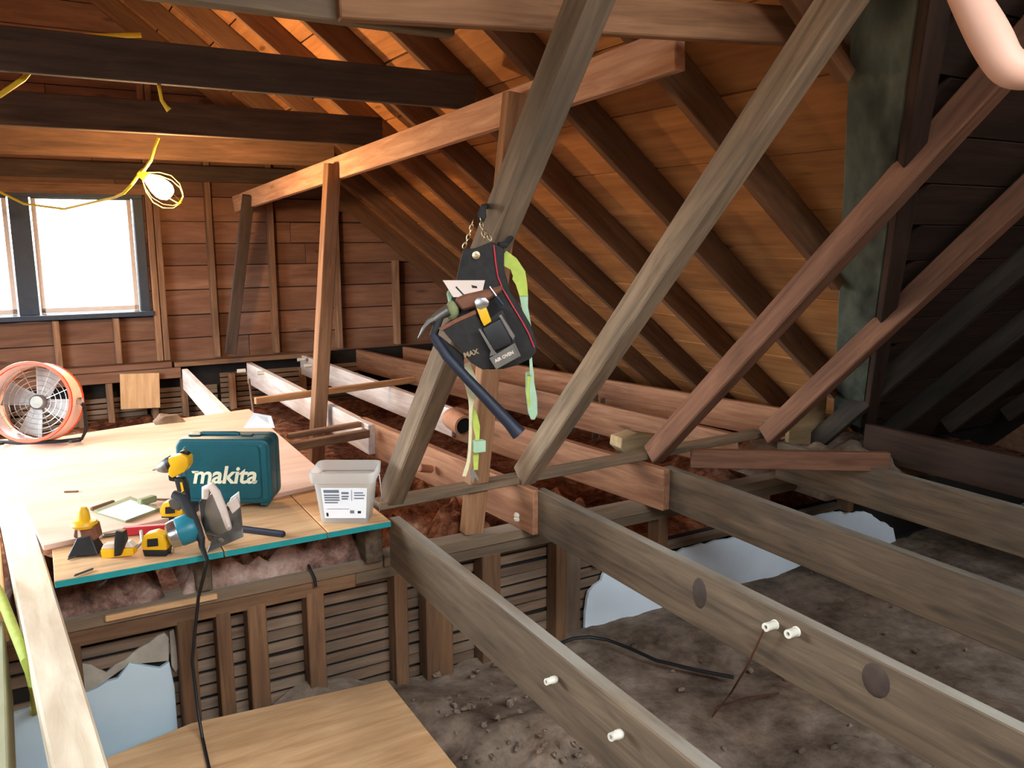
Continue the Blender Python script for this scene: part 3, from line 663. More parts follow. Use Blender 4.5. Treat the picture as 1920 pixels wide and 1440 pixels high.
# ---- tool case
CB = pz(505, 948, .041); fc = view_frame(CB, 505, 948)
case = tag(empty('tool_case', CB), 'teal tool case with white lettering standing upright on the plywood', 'tool case')
def rrect(x0, y0, x1, y1, r, n=4):
    out = []
    for cx, cy_, a0 in ((x1-r, y1-r, 0), (x0+r, y1-r, 90), (x0+r, y0+r, 180), (x1-r, y0+r, 270)):
        for i in range(n+1):
            a = math.radians(a0+90*i/n); out.append((cx+r*math.cos(a), cy_+r*math.sin(a)))
    return out
body = MB().prism([fc(x, y, 0) for x, y in rrect(336, 822, 511, 945, 16)], FWD*.075).build('front_shell', 'case', case, .012, 3)
back = MB().prism([fc(x, y, -.077) for x, y in rrect(336, 822, 511, 945, 16)], FWD*.06).build('rear_shell', 'case', case, .012, 3)
panel = MB().prism([fc(x, y, .002) for x, y in rrect(350, 834, 492, 934, 10)], -FWD*.004).build('face_panel', 'case', case, .002)
MB().prism([fc(x, y, .001) for x, y in rrect(494, 832, 505, 936, 4)], -FWD*.004).build('side_rib', 'case', case, .002)
for x in (355, 452): MB().box(fc(x+10, 822, -.06), (.045, .03, .012), Matrix((RIGHT, FWD, UP)).transposed()).build('latch', 'case_dark', case, .003)
MB().tube([fc(372, 822, -.075), fc(376, 820, -.075), fc(440, 820, -.075), fc(444, 822, -.075)], .010, 8).build('carry_handle', 'case', case)
for x in (355, 495): MB().box(fc(x, 946, -.04), (.03, .07, .010), Matrix((RIGHT, FWD, UP)).transposed()).build('foot', 'case', case, .002)
FACE = Matrix((RIGHT, UP, -FWD)).transposed().to_4x4()
me = text_mesh('makita', 34*fc.t*1.36, .001, shear=.22, offset=.0022, space=.97)
link('lettering', me, 'logo', panel, Matrix.Translation(fc(425, 890, .0075)) @ FACE)
MB().prism([fc(365, 881, .0065), fc(378, 881, .0065), fc(379, 885, .0065), fc(367, 885, .0065)], -FWD*.002).build('lettering', 'logo', panel)
MB().prism([fc(476, 899, .0065), fc(486, 899, .0065), fc(485, 903, .0065), fc(476, 903, .0065)], -FWD*.002).build('lettering', 'logo', panel)
tag(MB().prism([fc(440, 819, -.16), fc(500, 819, -.16), fc(486, 803, -.22), fc(452, 797, -.22)], UP*.003).build('paper_sheet', 'paper'), 'pale sheet of paper behind the top of the tool case', 'paper')

# ---- clear tub
TB = pz(645, 982, .0225)+FWD*.07; tub = tag(empty('plastic_tub', TB), 'clear plastic tub with a printed white label on the boards', 'tub')
def rring(cx, cy_, hx, hy, r, z, n=4):
    o = []
    for (x, y) in rrect(-hx, -hy, hx, hy, r, n): o.append(TB + RIGHT*(cx+x) + FWD*(cy_+y) + UP*z)
    return o
def loft(rings, cap_bottom=True):
    n = len(rings[0]); v = [p for r in rings for p in r]; f = []
    for i in range(len(rings)-1):
        for k in range(n): f.append((i*n+k, i*n+(k+1) % n, (i+1)*n+(k+1) % n, (i+1)*n+k))
    if cap_bottom: f.append(tuple(reversed(range(n))))
    return MB().add(v, f, True)
loft([rring(0, 0, .088, .066, .02, .001), rring(0, 0, .107, .082, .024, .158), rring(0, 0, .104, .079, .023, .158), rring(0, 0, .085, .063, .019, .005)], True).build('body', 'tub', tub)
loft([rring(0, 0, .107, .082, .024, .155), rring(0, 0, .118, .092, .026, .160), rring(0, 0, .121, .095, .027, .20), rring(0, 0, .116, .090, .025, .20), rring(0, 0, .112, .087, .024, .162)], False).build('rim', 'tub', tub)
lb = [TB+RIGHT*x+FWD*y+UP*z for x, y, z in ((-.070, -.0695, .022), (.082, -.0695, .022), (.092, -.0825, .142), (-.078, -.0825, .142))]
lab_ = MB().prism(lb, -FWD*.0008).build('label', 'paper', tub)
def on_label(u, v, w, h, mat='ink'):
    a, b_, c_, d_ = lb
    def q(u, v): return a.lerp(b_, u).lerp(d_.lerp(c_, u), v) - FWD*.001
    return [q(u, v), q(u+w, v), q(u+w, v+h), q(u, v+h)]
mb = MB()
for r in [(.05, .84, .34, .10), (.05, .74, .34, .05), (.05, .66, .34, .05), (.05, .58, .34, .05), (.05, .50, .30, .04), (.44, .80, .16, .07), (.44, .70, .16, .05), (.44, .62, .14, .05), (.66, .58, .012, .36), (.72, .82, .2, .04), (.72, .74, .24, .04), (.72, .64, .22, .04), (.1, .30, .5, .015), (.62, .16, .10, .10), (.05, .30, .2, .008)]:
    mb.prism(on_label(*r), -FWD*.0006)
mb.build('print', 'ink', lab_)['kind'] = 'stuff'
for r in ((.05, .06, .05, .12), (.80, .16, .08, .08)): MB().prism(on_label(*r), -FWD*.0006).build('print', 'black', lab_)
MB().tube([TB+RIGHT*.125+FWD*.0+UP*.17, TB+RIGHT*.135-FWD*.02+UP*.10, TB+RIGHT*.125-FWD*.03+UP*.03], .0015, 6).build('bail_wire', 'steel', tub)
tag(MB().box(TB+UP*.035, (.12, .09, .05), Matrix((RIGHT, FWD, UP)).transposed()).build('fastener_heap', 'grey', bevel=.012, seg=2), 'grey packet lying inside the clear tub', 'packet')

# ---- drill driver standing on its battery
DB = pz(350, 962, .0415); fd = view_frame(DB, 350, 962)
drill = tag(empty('cordless_drill', DB), 'yellow and black cordless drill standing in front of the teal case', 'drill')
slab(fd, [(330, 962), (368, 962), (368, 944), (330, 944)], -.035, .07, 'battery', 'black', drill, .004, 2)
hnd = slab(fd, [(338, 945), (357, 945), (356, 905), (350, 893), (334, 893), (338, 915)], -.018, .036, 'handle', 'black', drill, .006, 2)
slab(fd, [(350, 930), (355, 932), (350, 900), (346, 900)], .019, .003, 'grip_stripe', 'yellow', hnd)
slab(fd, [(328, 853), (356, 847), (365, 853), (365, 868), (357, 880), (345, 886), (333, 892), (326, 886), (327, 872)], -.028, .056, 'motor_housing', 'yellow', drill, .008, 2)
slab(fd, [(345, 845), (364, 851), (361, 846), (352, 842)], -.016, .032, 'top_cap', 'black', drill, .003)
ax = (fd(302, 877) - fd(332, 864))
chk = MB().lathe([(.0, -.002), (.026, 0), (.028, .02), (.027, .035), (.020, .05), (.010, .064), (.0, .066)], fd(331, 866), ax, 16).build('chuck', 'steel_dull', drill)
MB().lathe([(.029, .0), (.0295, .012), (.029, .016)], fd(331, 866), ax, 16).build('torque_ring', 'black', drill)
MB().tube([fd(306, 876), fd(293, 880)], .003, 6).build('drill_bit', 'steel_dull', chk)
slab(fd, [(322, 888), (334, 884), (334, 901), (323, 899)], -.010, .02, 'trigger', 'black', hnd, .003)

# ---- circular saw
SB = pz(400, 1034, .0225)+FWD*.03; fs = view_frame(SB, 400, 1034)
saw = tag(empty('circular_saw', SB), 'blue and silver circular saw lying on the deck boards with its cord', 'circular saw')
MB().lathe([(.0, -.002), (.044, 0), (.050, .012), (.050, .055), (.047, .06)], fs(372, 984, .03), fs(322, 999, .07)-fs(372, 984, .03), 24).build('motor_housing', 'blue', saw)
MB().lathe([(.047, .06), (.0475, .07), (.044, .088), (.03, .094), (.0, .095)], fs(372, 984, .03), fs(322, 999, .07)-fs(372, 984, .03), 24).build('motor_end_cap', 'steel', saw)
MB().tube([fs(333, 928, .02), fs(350, 932, .03), fs(364, 956, .04), fs(376, 984, .05), fs(386, 1006, .06)], [.016, .019, .018, .018, .013], 12).build('rear_handle', 'rubber', saw)
slab(fs, [(325, 936), (345, 924), (352, 940), (344, 956), (328, 950)], -.01, .05, 'switch_housing', 'steel_dull', saw, .005, 2)
slab(fs, [(372, 946), (388, 928), (402, 934), (418, 976), (422, 1012), (404, 1030), (384, 1020), (374, 985)], -.03, .03, 'gear_case', 'steel_dull', saw, .008, 2)
arc = [fs(395 + 40*math.cos(math.radians(a))*.55+12, 985 - 62*math.sin(math.radians(a)), .005) for a in range(-25, 206, 11)]
MB().prism(arc, -FWD*.022).build('blade_guard', 'steel', saw, .004, 2)
MB().tube([fs(392, 932, .035), fs(395, 914, .035), fs(405, 909, .035), (fs(414, 922, .035)), fs(424, 952, .035), fs(432, 984, .035), fs(430, 992, .02)], [.010, .014, .015, .014, .013, .011, .009], 12).build('front_handle', 'sash', saw)
MB().prism([fs(392, 1033, .05), fs(462, 1002, .05), fs(444, 932, -.03), fs(428, 944, -.03)], Vector((.0, .006, .004))).build('base_plate', 'steel_dull', saw, .001)
slab(fs, [(424, 948), (443, 935), (449, 955), (434, 968)], -.01, .012, 'depth_bracket', 'sash', saw, .002)
MB().lathe([(.0, .0), (.012, 0), (.012, .012), (.0, .014)], fs(418, 1012, .03), -FWD, 10).build('lock_knob', 'steel', saw)
cordp = [fs(386, 1004, .06), fs(389, 1016, .075), pyy(388, 1050, 2.74), pyy(382, 1080, 2.77), pyy(372, 1120, 2.90), pyy(366, 1180, 2.93), pyy(360, 1240, 2.94), pyy(366, 1290, 2.93), pyy(372, 1340, 2.90), pz(380, 1385, -.678), pz(392, 1440, -.678), pz(410, 1520, -.678), pz(300, 1640, -.678)]
MB().tube(cordp, [.012, .010, .007]+[.0058]*(len(cordp)-3), 8).build('power_cord', 'blackcord', saw)

# ---- tape measures
def tape(bx, px, py, s, label, rot=0):
    B = pz(px, py, bx); f = view_frame(B, px, py)
    t = tag(empty('tape_measure', B), label, 'tape measure', 'yellow tape measures')
    k = s
    slab(f, [(px-22*k, py-12*k), (px-25*k, py-26*k), (px-17*k, py-43*k), (px+2*k, py-48*k), (px+20*k, py-42*k), (px+25*k, py-27*k), (px+24*k, py-12*k)], -.045, .045, 'casing', 'yellow', t, .006, 2)
    cas = t.children[0]
    slab(f, [(px-20*k, py), (px+22*k, py), (px+25*k, py-14*k), (px-23*k, py-14*k)], -.045, .045, 'bumper', 'black', t, .004, 2)
    slab(f, [(px-12*k, py-20*k), (px+9*k, py-22*k), (px+9*k, py-37*k), (px-11*k, py-35*k)], .001, .002, 'side_plate', 'black', cas)
    slab(f, [(px+22*k, py-3*k), (px+31*k, py-2*k), (px+31*k, py-12*k), (px+29*k, py-3*k)], -.03, .015, 'blade_hook', 'steel', t)
    return t
tape(.0225, 290, 1044, .98, 'yellow tape measure nearest the teal edge beside the saw motor')
tape(.0225, 322, 980, .86, 'second yellow tape measure half hidden behind the saw')
# ---- yellow-topped tool with flared black skirt
KB = pz(165, 1040, .0225); fk = view_frame(KB, 165, 1040)
k = tag(empty('flared_hand_tool', KB), 'small yellow-topped tool with flared black skirt at the left end of the boards', 'hand tool')
loft_pts = lambda w0, w1, d, z0: None
v = [fk(134, 1040, .03), fk(192, 1034, .03), fk(192, 1034, -.03), fk(134, 1040, -.03), fk(152, 1004, .018), fk(178, 1000, .018), fk(178, 1000, -.018), fk(152, 1004, -.018)]
MB().add(v, [(0,1,2,3), (4,7,6,5), (0,4,5,1), (1,5,6,2), (2,6,7,3), (3,7,4,0)]).build('skirt', 'black', k, .003)
slab(fk, [(144, 1004), (150, 980), (186, 978), (190, 1004), (176, 1016)], -.025, .04, 'body', 'leather', k, .004)
MB().lathe([(.0, -.006), (.036, -.006), (.042, .004), (.038, .014), (.02, .018), (.017, .05), (.010, .062), (.0, .064)], fk(164, 982), UP, 16).build('cap', 'yellow', k)
slab(fk, [(157, 1002), (163, 1000), (161, 984), (158, 984)], .022, .004, 'clip', 'sash', k)
# ---- yellow block with black clamp knob
GB = pz(225, 1046, .0225); fg = view_frame(GB, 225, 1046)
g = tag(empty('clamp_block', GB), 'yellow block with a black knob between skirted tool and tape measure', 'hand tool')
slab(fg, [(192, 1048), (252, 1040), (252, 1026), (190, 1030)], -.03, .035, 'block', 'yellow', g, .004, 2)
slab(fg, [(190, 1030), (252, 1026), (244, 1016), (196, 1020)], -.03, .03, 'top_face', 'sash', g, .002)
slab(fg, [(219, 1040), (231, 1038), (242, 1010), (240, 992), (226, 990), (222, 1010)], -.01, .03, 'knob', 'black', g, .004, 2)
MB().tube([fg(252, 1030, -.02), fg(262, 1020, -.03), fg(258, 1000, -.04)], .006, 8).build('steel_pin', 'steel', g)
# ---- clipboard with sheet, red bar, small things
T0 = .0415
o = MB().prism([pz(176, 962, T0), pz(236, 981, T0), pz(300, 958, T0), pz(245, 935, T0)], (0, 0, .012)).build('clipboard', 'olive', bevel=.002)
tag(o, 'olive clipboard with a white sheet lying behind the hand tools', 'clipboard')
MB().prism([pz(184, 961, T0+.012), pz(236, 976, T0+.012), pz(292, 955, T0+.012), pz(245, 938, T0+.012)], (0, 0, .002)).build('sheet', 'paper', o)
MB().box(pz(276, 938, T0+.02), (.07, .03, .025), Matrix.Rotation(.5, 3, 'Z')).build('clip', 'olive', o, .004)
tag(beam('dark_stick', pz(170, 955, T0+.008), pz(214, 940, T0+.008), .016, .014, 'tie'), 'dark stick at the left corner of the clipboard', 'stick')
tag(beam('red_bar', pz(230, 996, .04), pz(312, 990, .04), .03, .03, 'red', bevel=.005), 'red bar-shaped tool behind the front tape measure', 'hand tool')
tag(beam('steel_chisel', pz(192, 1004, .032), pz(232, 998, .032), .018, .012, 'steel_dull'), 'dull steel chisel blade beside the red bar', 'chisel')
tag(beam('hammer_grip', pz(440, 990, .034), pz(534, 1002, .034), .022, .022, 'navy', bevel=.006), 'dark navy tool grip lying between saw and tub', 'tool grip')
tag(beam('pencil', pz(138, 1080, .027), pz(176, 1066, .027), .008, .008, 'steel_dull'), 'thin grey stick near the left front corner of the boards', 'stick')
tag(beam('pencil', pz(126, 1049, .027), pz(150, 1041, .027), .008, .008, 'steel_dull'), 'thin grey stick beside the black skirted tool', 'stick')
tag(beam('wood_sliver', pz(330, 937, T0+.004), pz(286, 936, T0+.004), .01, .008, 'tie'), 'long dark sliver on the plywood behind the drill', 'stick')
tag(beam('wood_sliver', pz(120, 922, T0+.003), pz(147, 921, T0+.003), .012, .004, 'tie'), 'brown sliver alone on the bright plywood', 'stick')

# ---- drum fan
FB = pz(62, 838, T0)+FWD*.06; fan = tag(empty('drum_fan', FB), 'orange-red drum fan standing on the sunlit plywood at the left edge', 'fan')
fc_ = FB + UP*.215; axf = (-FWD*.95 + RIGHT*.16 + UP*.20).normalized()
MB().lathe([(.192, -.085), (.196, -.08), (.196, .072), (.190, .074), (.184, .072), (.184, -.08), (.188, -.085)], fc_, axf, 40, True).build('drum', 'fan_overlit', fan)
drm = fan.children[0]
for h_ in (.072, -.09): MB().lathe([(.184, h_), (.199, h_), (.201, h_+.008), (.198, h_+.016), (.185, h_+.016)], fc_, axf, 40, True).build('rim', 'orange', drm)
MB().lathe([(.0, -.01), (.03, -.01), (.038, -.02), (.038, -.05), (.0, -.052)], fc_, axf, 20).build('hub', 'steel_dull', fan)
a_ = axf.orthogonal().normalized(); b2 = axf.cross(a_)
mb = MB()
for r in (.06, .085, .11, .135, .16, .18):
    ring = [fc_+axf*-.03+(a_*math.cos(x)+b2*math.sin(x))*r for x in [2*math.pi*i/36 for i in range(37)]]
    mb.tube(ring, .0016, 5, False)
gr_ = mb.build('grille', 'steel', fan)
for i in range(16):
    x = 2*math.pi*i/16; d_ = a_*math.cos(x)+b2*math.sin(x)
    MB().tube([fc_+axf*-.03+d_*.045, fc_+axf*-.025+d_*.184], .0015, 5).build('grille_spoke', 'steel', gr_)
for i in range(4):
    x = 2*math.pi*i/4+.3; d_ = a_*math.cos(x)+b2*math.sin(x); e_ = axf.cross(d_)
    MB().prism([fc_+d_*.03-e_*.03-axf*.065, fc_+d_*.03+e_*.03-axf*.055, fc_+d_*.155+e_*.09-axf*.045, fc_+d_*.178-e_*.03-axf*.07], axf*.003).build('blade', 'grey', fan)
sd = axf.cross(UP).normalized()
if sd.dot(RIGHT) < 0: sd = -sd
MB().tube([fc_+sd*.205, fc_+sd*.225-UP*.03, fc_+sd*.225-UP*.15, fc_+sd*.20-UP*.195, fc_-UP*.205+sd*.1, fc_-UP*.205-sd*.1, fc_-sd*.2-UP*.195, fc_-sd*.225-UP*.15, fc_-sd*.225-UP*.03, fc_-sd*.205], .009, 8).build('stand', 'rubber', fan)
MB().tube([fc_-UP*.205+sd*.19, fc_-UP*.205+sd*.19+axf*.14], .008, 8).build('stand_foot', 'rubber', fan)
MB().tube([fc_-UP*.205-sd*.17, fc_-UP*.205-sd*.17+axf*.14], .008, 8).build('stand_foot', 'rubber', fan)
MB().lathe([(.0, 0), (.018, 0), (.018, .02), (.0, .022)], fc_+sd*.198, sd, 12).build('tilt_knob', 'steel', fan)
tag(lumps('plaster_dust_heap', .50, .66, 4.86, 4.99, .041, .05, 'dirt', .012, 3), 'little heap of grey fluff at the far plywood edge', 'debris', kind='stuff')

# ---- bulb string
BL = pyy(298, 350, 5.12)
lamp = tag(empty('work_light', BL), 'glowing bulb hanging on a yellow cord by the window', 'work light')
ax = (pyy(335, 380, 5.06)-pyy(265, 328, 5.12)).normalized()
MB().lathe([(.0, -.08), (.022, -.078), (.032, -.055), (.05, -.012), (.055, .02), (.05, .05), (.032, .074), (.0, .082)], BL, ax, 20).build('bulb', 'bulb', lamp)
MB().lathe([(.0, -.125), (.024, -.125), (.027, -.08), (.022, -.072), (.0, -.072)], BL, ax, 14).build('socket', 'yellowcord', lamp)
ca = ax.orthogonal().normalized(); cb = ax.cross(ca)
for i in range(6):
    x = 2*math.pi*i/6; d_ = ca*math.cos(x)+cb*math.sin(x)
    MB().tube([BL+ax*h+d_*r for r, h in ((.027, -.09), (.07, -.04), (.096, .02), (.088, .08), (.052, .125), (.012, .137))], .002, 6).build('cage_wire', 'yellowcord', lamp)
MB().lathe([(.006, .132), (.018, .132), (.018, .140), (.006, .140)], BL, ax, 12, True).build('cage_ring', 'yellowcord', lamp)
S0 = BL-ax*.12
MB().tube([S0, pyy(272, 316, 5.10), pyy(283, 300, 5.06), pyy(290, 275, 5.03), pyy(297, 258, 5.015)], .009, 8).build('cord', 'yellowcord', lamp)
MB().tube([S0, pyy(248, 345, 5.15), pyy(232, 362, 5.3), pyy(215, 370, 5.8), pyy(120, 392, 6.6), pyy(45, 382, 7.0), pyy(0, 360, 7.2), pyy(-80, 330, 7.3)], .009, 8).build('cord', 'yellowcord', lamp)
pg = tag(MB().tube([pyy(297, 158, 3.66), pyy(300, 172, 3.66), pyy(303, 188, 3.66), pyy(311, 200, 3.66), pyy(317, 207, 3.66)], [.007, .007, .007, .008, .012], 8).build('cord_pigtail', 'yellowcord'), 'short cord end hanging below the topmost dark tie', 'cord')
tag(MB().tube([pyy(-60, 205, 3.66), pyy(0, 178, 3.67), pyy(44, 148, 3.68), pyy(60, 128, 3.70), pyy(100, 66, 3.72), pyy(180, 68, 3.78), pyy(265, 66, 3.74)], .010, 8).build('yellow_cord', 'yellowcord'), 'yellow cord looped over the topmost dark tie at far left', 'cord')

# =================================================================== TOOL BAG ON THE BIG BRACE
BP = pyy(905, 560, 2.06); fb = view_frame(BP, 905, 560)
def cb_(x, y): return (760+x/4.8, 400+y/4.8)       # detail sheet coordinates to picture
def cc_(x, y): return (780+x/5.143, 640+y/5.143)
def bl(L, fn=cb_): return [fn(*q) for q in L]
bag = tag(empty('tool_bag', BP), 'black nylon tool pouch hung by chains on the big grey brace', 'tool bag')
slab(fb, bl([(530, 330), (620, 330), (780, 270), (890, 330), (890, 520), (940, 690), (1060, 880), (1130, 1000), (1185, 1150), (1180, 1235), (1120, 1300), (1000, 1355), (880, 1388), (760, 1392), (660, 1370), (560, 1290), (440, 1140), (330, 1010), (440, 920), (410, 800), (465, 590), (500, 440)]), -.02, .05, 'back_panel', 'cordura', bag, .008, 2)
slab(fb, bl([(335, 1005), (470, 935), (640, 860), (700, 960), (880, 830), (990, 1080), (1030, 1230), (840, 1345), (700, 1372), (600, 1310), (470, 1170)]), .03, .05, 'front_pouch', 'cordura', bag, .010, 2)
slab(fb, bl([(700, 1000), (880, 900), (950, 1060), (960, 1130), (800, 1200)]), .08, .02, 'side_pocket', 'black', bag, .006, 2)
slab(fb, bl([(318, 1000), (340, 1030), (480, 955), (655, 880), (640, 845), (470, 920)]), .078, .006, 'leather_trim', 'leather', bag, .002)
slab(fb, bl([(450, 760), (520, 860), (650, 830), (880, 690), (880, 640), (720, 680), (540, 720)]), .03, .03, 'leather_rim', 'leather', bag, .006)
pip = bl([(800, 300), (815, 440), (835, 570), (880, 680), (940, 780), (1050, 960), (1110, 1070), (1160, 1190)])
MB().tube(pts(fb, pip, .033), .0022, 6).build('red_piping', 'red', bag)
MB().lathe([(.0, 0), (.011, 0), (.011, .004), (.005, .005), (.004, .002), (.0, .002)], fb(*cb_(645, 385), .031), -FWD, 12).build('rosette', 'brass', bag)
def chain(L, dep=.03):
    P_ = pts(fb, bl(L), dep)
    for i in range(len(P_)-1):
        a, e = P_[i], P_[i+1]; n = max(2, round((e-a).length/.012))
        for j in range(n):
            c = a.lerp(e, (j+.5)/n); d = (e-a).normalized(); s_ = (d.cross(FWD)).normalized() if j % 2 else FWD
            ring = [c + d*.0085*math.cos(t) + s_*.0048*math.sin(t) for t in [2*math.pi*q/10 for q in range(11)]]
            MB().tube(ring, .0016, 5, False).build('chain_link', 'brass', bag)
chain([(620, 90), (600, 170), (570, 250), (535, 320)]); chain([(680, 60), (700, 150), (720, 250)]); chain([(730, 180), (775, 255)])
slab(fb, bl([(655, 20), (700, -40), (730, -20), (735, 60), (700, 120), (660, 110)]), .0, .02, 'hanging_loop', 'cordura', bag, .003)
MB().tube([fb(*cb_(690, 60), .01), fb(*cb_(705, -30), -.03), fb(*cb_(735, -45), -.10), fb(*cb_(900, 120), -.14), fb(*cb_(960, 220), -.10), fb(*cb_(900, 300), .0), fb(*cb_(840, 300), .01)], .009, 8).build('hanging_strap', 'cordura', bag)
# things in the pouch
sq = slab(fb, bl([(350, 600), (722, 600), (700, 690), (530, 745), (440, 745)]), .036, .003, 'speed_square', 'sash', None)
tag(sq, 'cream layout square tucked into the top of the tool bag', 'layout square')
slab(fb, bl([(470, 650), (540, 725), (530, 730), (460, 660)]), .0395, .001, 'slot', 'black', sq)
slab(fb, bl([(600, 640), (650, 650), (655, 668), (610, 665)]), .0395, .001, 'slot', 'black', sq)
kn = tag(empty('utility_knife', fb(*cb_(710, 850), .085)), 'yellow-handled knife clipped to the front of the tool bag', 'knife')
slab(fb, bl([(650, 820), (730, 800), (782, 940), (718, 982), (690, 930)]), .078, .016, 'handle', 'yellow', kn, .003, 2)
slab(fb, bl([(632, 770), (660, 738), (730, 735), (765, 770), (755, 810), (690, 840), (645, 820)]), .078, .02, 'head', 'steel', kn, .004, 2)
sd_ = tag(empty('screwdriver', fb(*cb_(820, 730), .08)), 'blue-handled screwdriver in the top of the tool bag', 'screwdriver')
MB().tube([fb(*cb_(825, 730), .066), fb(*cb_(885, 805), .07)], .006, 8).build('handle', 'navy', sd_)
MB().tube([fb(*cb_(765, 650), .062), fb(*cb_(825, 730), .066)], .003, 8).build('shaft', 'steel', sd_)
mk = tag(slab(fb, bl([(845, 885), (868, 868), (992, 1060), (972, 1102), (940, 1060)]), .10, .006, 'steel_clip', 'steel', None, .002), 'bright narrow steel clip on the front of the tool bag', 'clip')
pry = tag(empty('steel_plate', fb(*cb_(890, 1240), .1)), 'grey lettered steel plate hanging on the tool bag pocket', 'plate')
slab(fb, bl([(762, 1252), (830, 1215), (972, 1128), (1030, 1235), (822, 1350)]), .10, .003, 'blade', 'steel_dull', pry)
slab(fb, bl([(972, 1128), (985, 1122), (1036, 1230), (1028, 1240)]), .101, .004, 'edge', 'steel', pry)
slab(fb, bl([(668, 1000), (690, 1000), (800, 1180), (830, 1215), (765, 1235), (775, 1190)]), .10, .004, 'shank', 'steel_dull', pry)
rot = Matrix.Rotation(math.radians(27), 4, 'Z')
link('lettering', text_mesh('AIR OVEN', .0125, .0004, offset=.0004), 'sash', pry, Matrix.Translation(fb(*cb_(892, 1240), .1035)) @ FACE @ rot)
link('lettering', text_mesh('MAX', .019, .0006, offset=.0008), 'brass', bag, Matrix.Translation(fb(*cb_(600, 1222), .0815)) @ FACE @ Matrix.Rotation(math.radians(17), 4, 'Z'))
hm = tag(empty('claw_hammer', fb(840, 640, .06)), 'claw hammer with black grip stuck through the tool bag loop', 'hammer')
MB().tube([fb(*cb_(265, 1075), .055), fb(840, 660, .075), fb(874, 697, .08), fb(910, 735, .08), fb(955, 783, .08), fb(973, 803, .08)], [.013, .0145, .0145, .016, .018, .0225], 12).build('grip', 'navy', hm)
MB().tube([fb(*cb_(400, 855), .05), fb(*cb_(330, 895), .05), fb(*cb_(270, 935), .05)], [.017, .014, .012], 12).build('head', 'steel_dull', hm)
MB().prism(pts(fb, bl([(290, 885), (215, 930), (165, 1000), (118, 1108), (135, 1100), (200, 1010), (250, 965), (300, 940)]), .04), -FWD*.02).build('claw', 'steel_dull', hm, .003)
MB().tube([fb(*cb_(330, 900), .05), fb(*cb_(262, 1080), .055)], .011, 10).build('neck', 'rubber', hm)
slab(fb, [(813, 640), (826, 624), (870, 660), (872, 690), (860, 700)], .05, .012, 'hammer_loop', 'cordura', bag, .003)
tag(MB().sphere(fb(*cb_(430, 860), .04), .02, 10, (1, 1, 1.4)).build('grip_ball', 'olive'), 'small olive ball grip above the hammer head', 'grip')
tag(slab(fb, bl([(385, 690), (410, 680), (452, 740), (440, 800), (390, 800), (375, 720)]), .0, .02, 'green_pouch', 'palegreen', None, .004), 'pale green tab behind the layout square', 'tab')
# webbing of the bag: lime and pale green straps
hs = tag(empty('safety_strap', fb(975, 560)), 'lime and pale green safety strap looped at the right of the tool bag', 'strap')
cl = bl([(870, 400), (930, 430), (985, 490), (1020, 560), (1045, 640), (1065, 740), (1075, 840), (1095, 930), (1115, 1010), (1125, 1120), (1130, 1290), (1135, 1380), (1140, 1440)])
wd = [.040, .052, .050, .042, .032, .024, .018, .016, .012, .008, .008, .009, .011]
MB(); ribbon(pts(fb, cl[:6], .012), [UP*.8+RIGHT*.6, UP*.9-RIGHT*.2, UP+RIGHT*.2, UP*.5+RIGHT*.8, RIGHT, RIGHT], wd[:6], .004).build('upper_webbing', 'lime', hs)
ribbon(pts(fb, cl[4:], .008), [RIGHT]*9, wd[4:], .004).build('lower_webbing', 'palegreen', hs)
slab(fb, [cc_(*q) for q in [(1060, 300), (1140, 290), (1145, 400), (1175, 560), (1180, 720), (1150, 775), (1115, 775), (1085, 700), (1060, 500)]], -.016, .006, 'end_flap', 'palegreen', hs, .002)
slab(fb, [cc_(*q) for q in [(1075, 330), (1110, 330), (1095, 450), (1105, 640), (1085, 650), (1068, 520)]], -.009, .004, 'end_tab', 'lime', hs, .001)
ls = tag(empty('tie_strap', fb(880, 720)), 'cream and lime strap dangling below the tool bag with a buckle', 'strap')
cl = [cc_(*q) for q in [(470, 190), (500, 300), (545, 400), (540, 520), (530, 600), (522, 760), (518, 900), (512, 1050), (500, 1150), (478, 1220), (455, 1290)]]
ribbon(pts(fb, cl, .045), [RIGHT*.9+UP*.3, RIGHT, RIGHT, RIGHT, RIGHT*.8-FWD*.6, RIGHT*.5-FWD*.8, RIGHT*.5-FWD*.8, RIGHT*.5-FWD*.8, RIGHT*.6-FWD*.6, RIGHT, RIGHT], [.030, .040, .042, .022, .014, .012, .012, .012, .012, .012, .011], .003).build('cream_webbing', 'cream', ls)
cl = [cc_(*q) for q in [(545, 600), (565, 700), (580, 800), (588, 900), (580, 1000), (572, 1100), (570, 1230)]]
ribbon(pts(fb, cl, .04), [RIGHT]*7, [.008, .016, .020, .012, .012, .016, .012], .003).build('lime_webbing', 'lime', ls)
MB().box(fb(*cc_(603, 990), .045), (.034, .024, .034), Matrix((RIGHT, FWD, UP)).transposed() @ Matrix.Rotation(.5, 3, 'Z')).build('buckle', 'palegreen', ls, .002)
slab(fb, [cc_(*q) for q in [(520, 1225), (545, 1215), (600, 1320), (598, 1350), (560, 1300), (545, 1365), (530, 1350), (508, 1260)]], .04, .004, 'metal_clip', 'steel', ls)

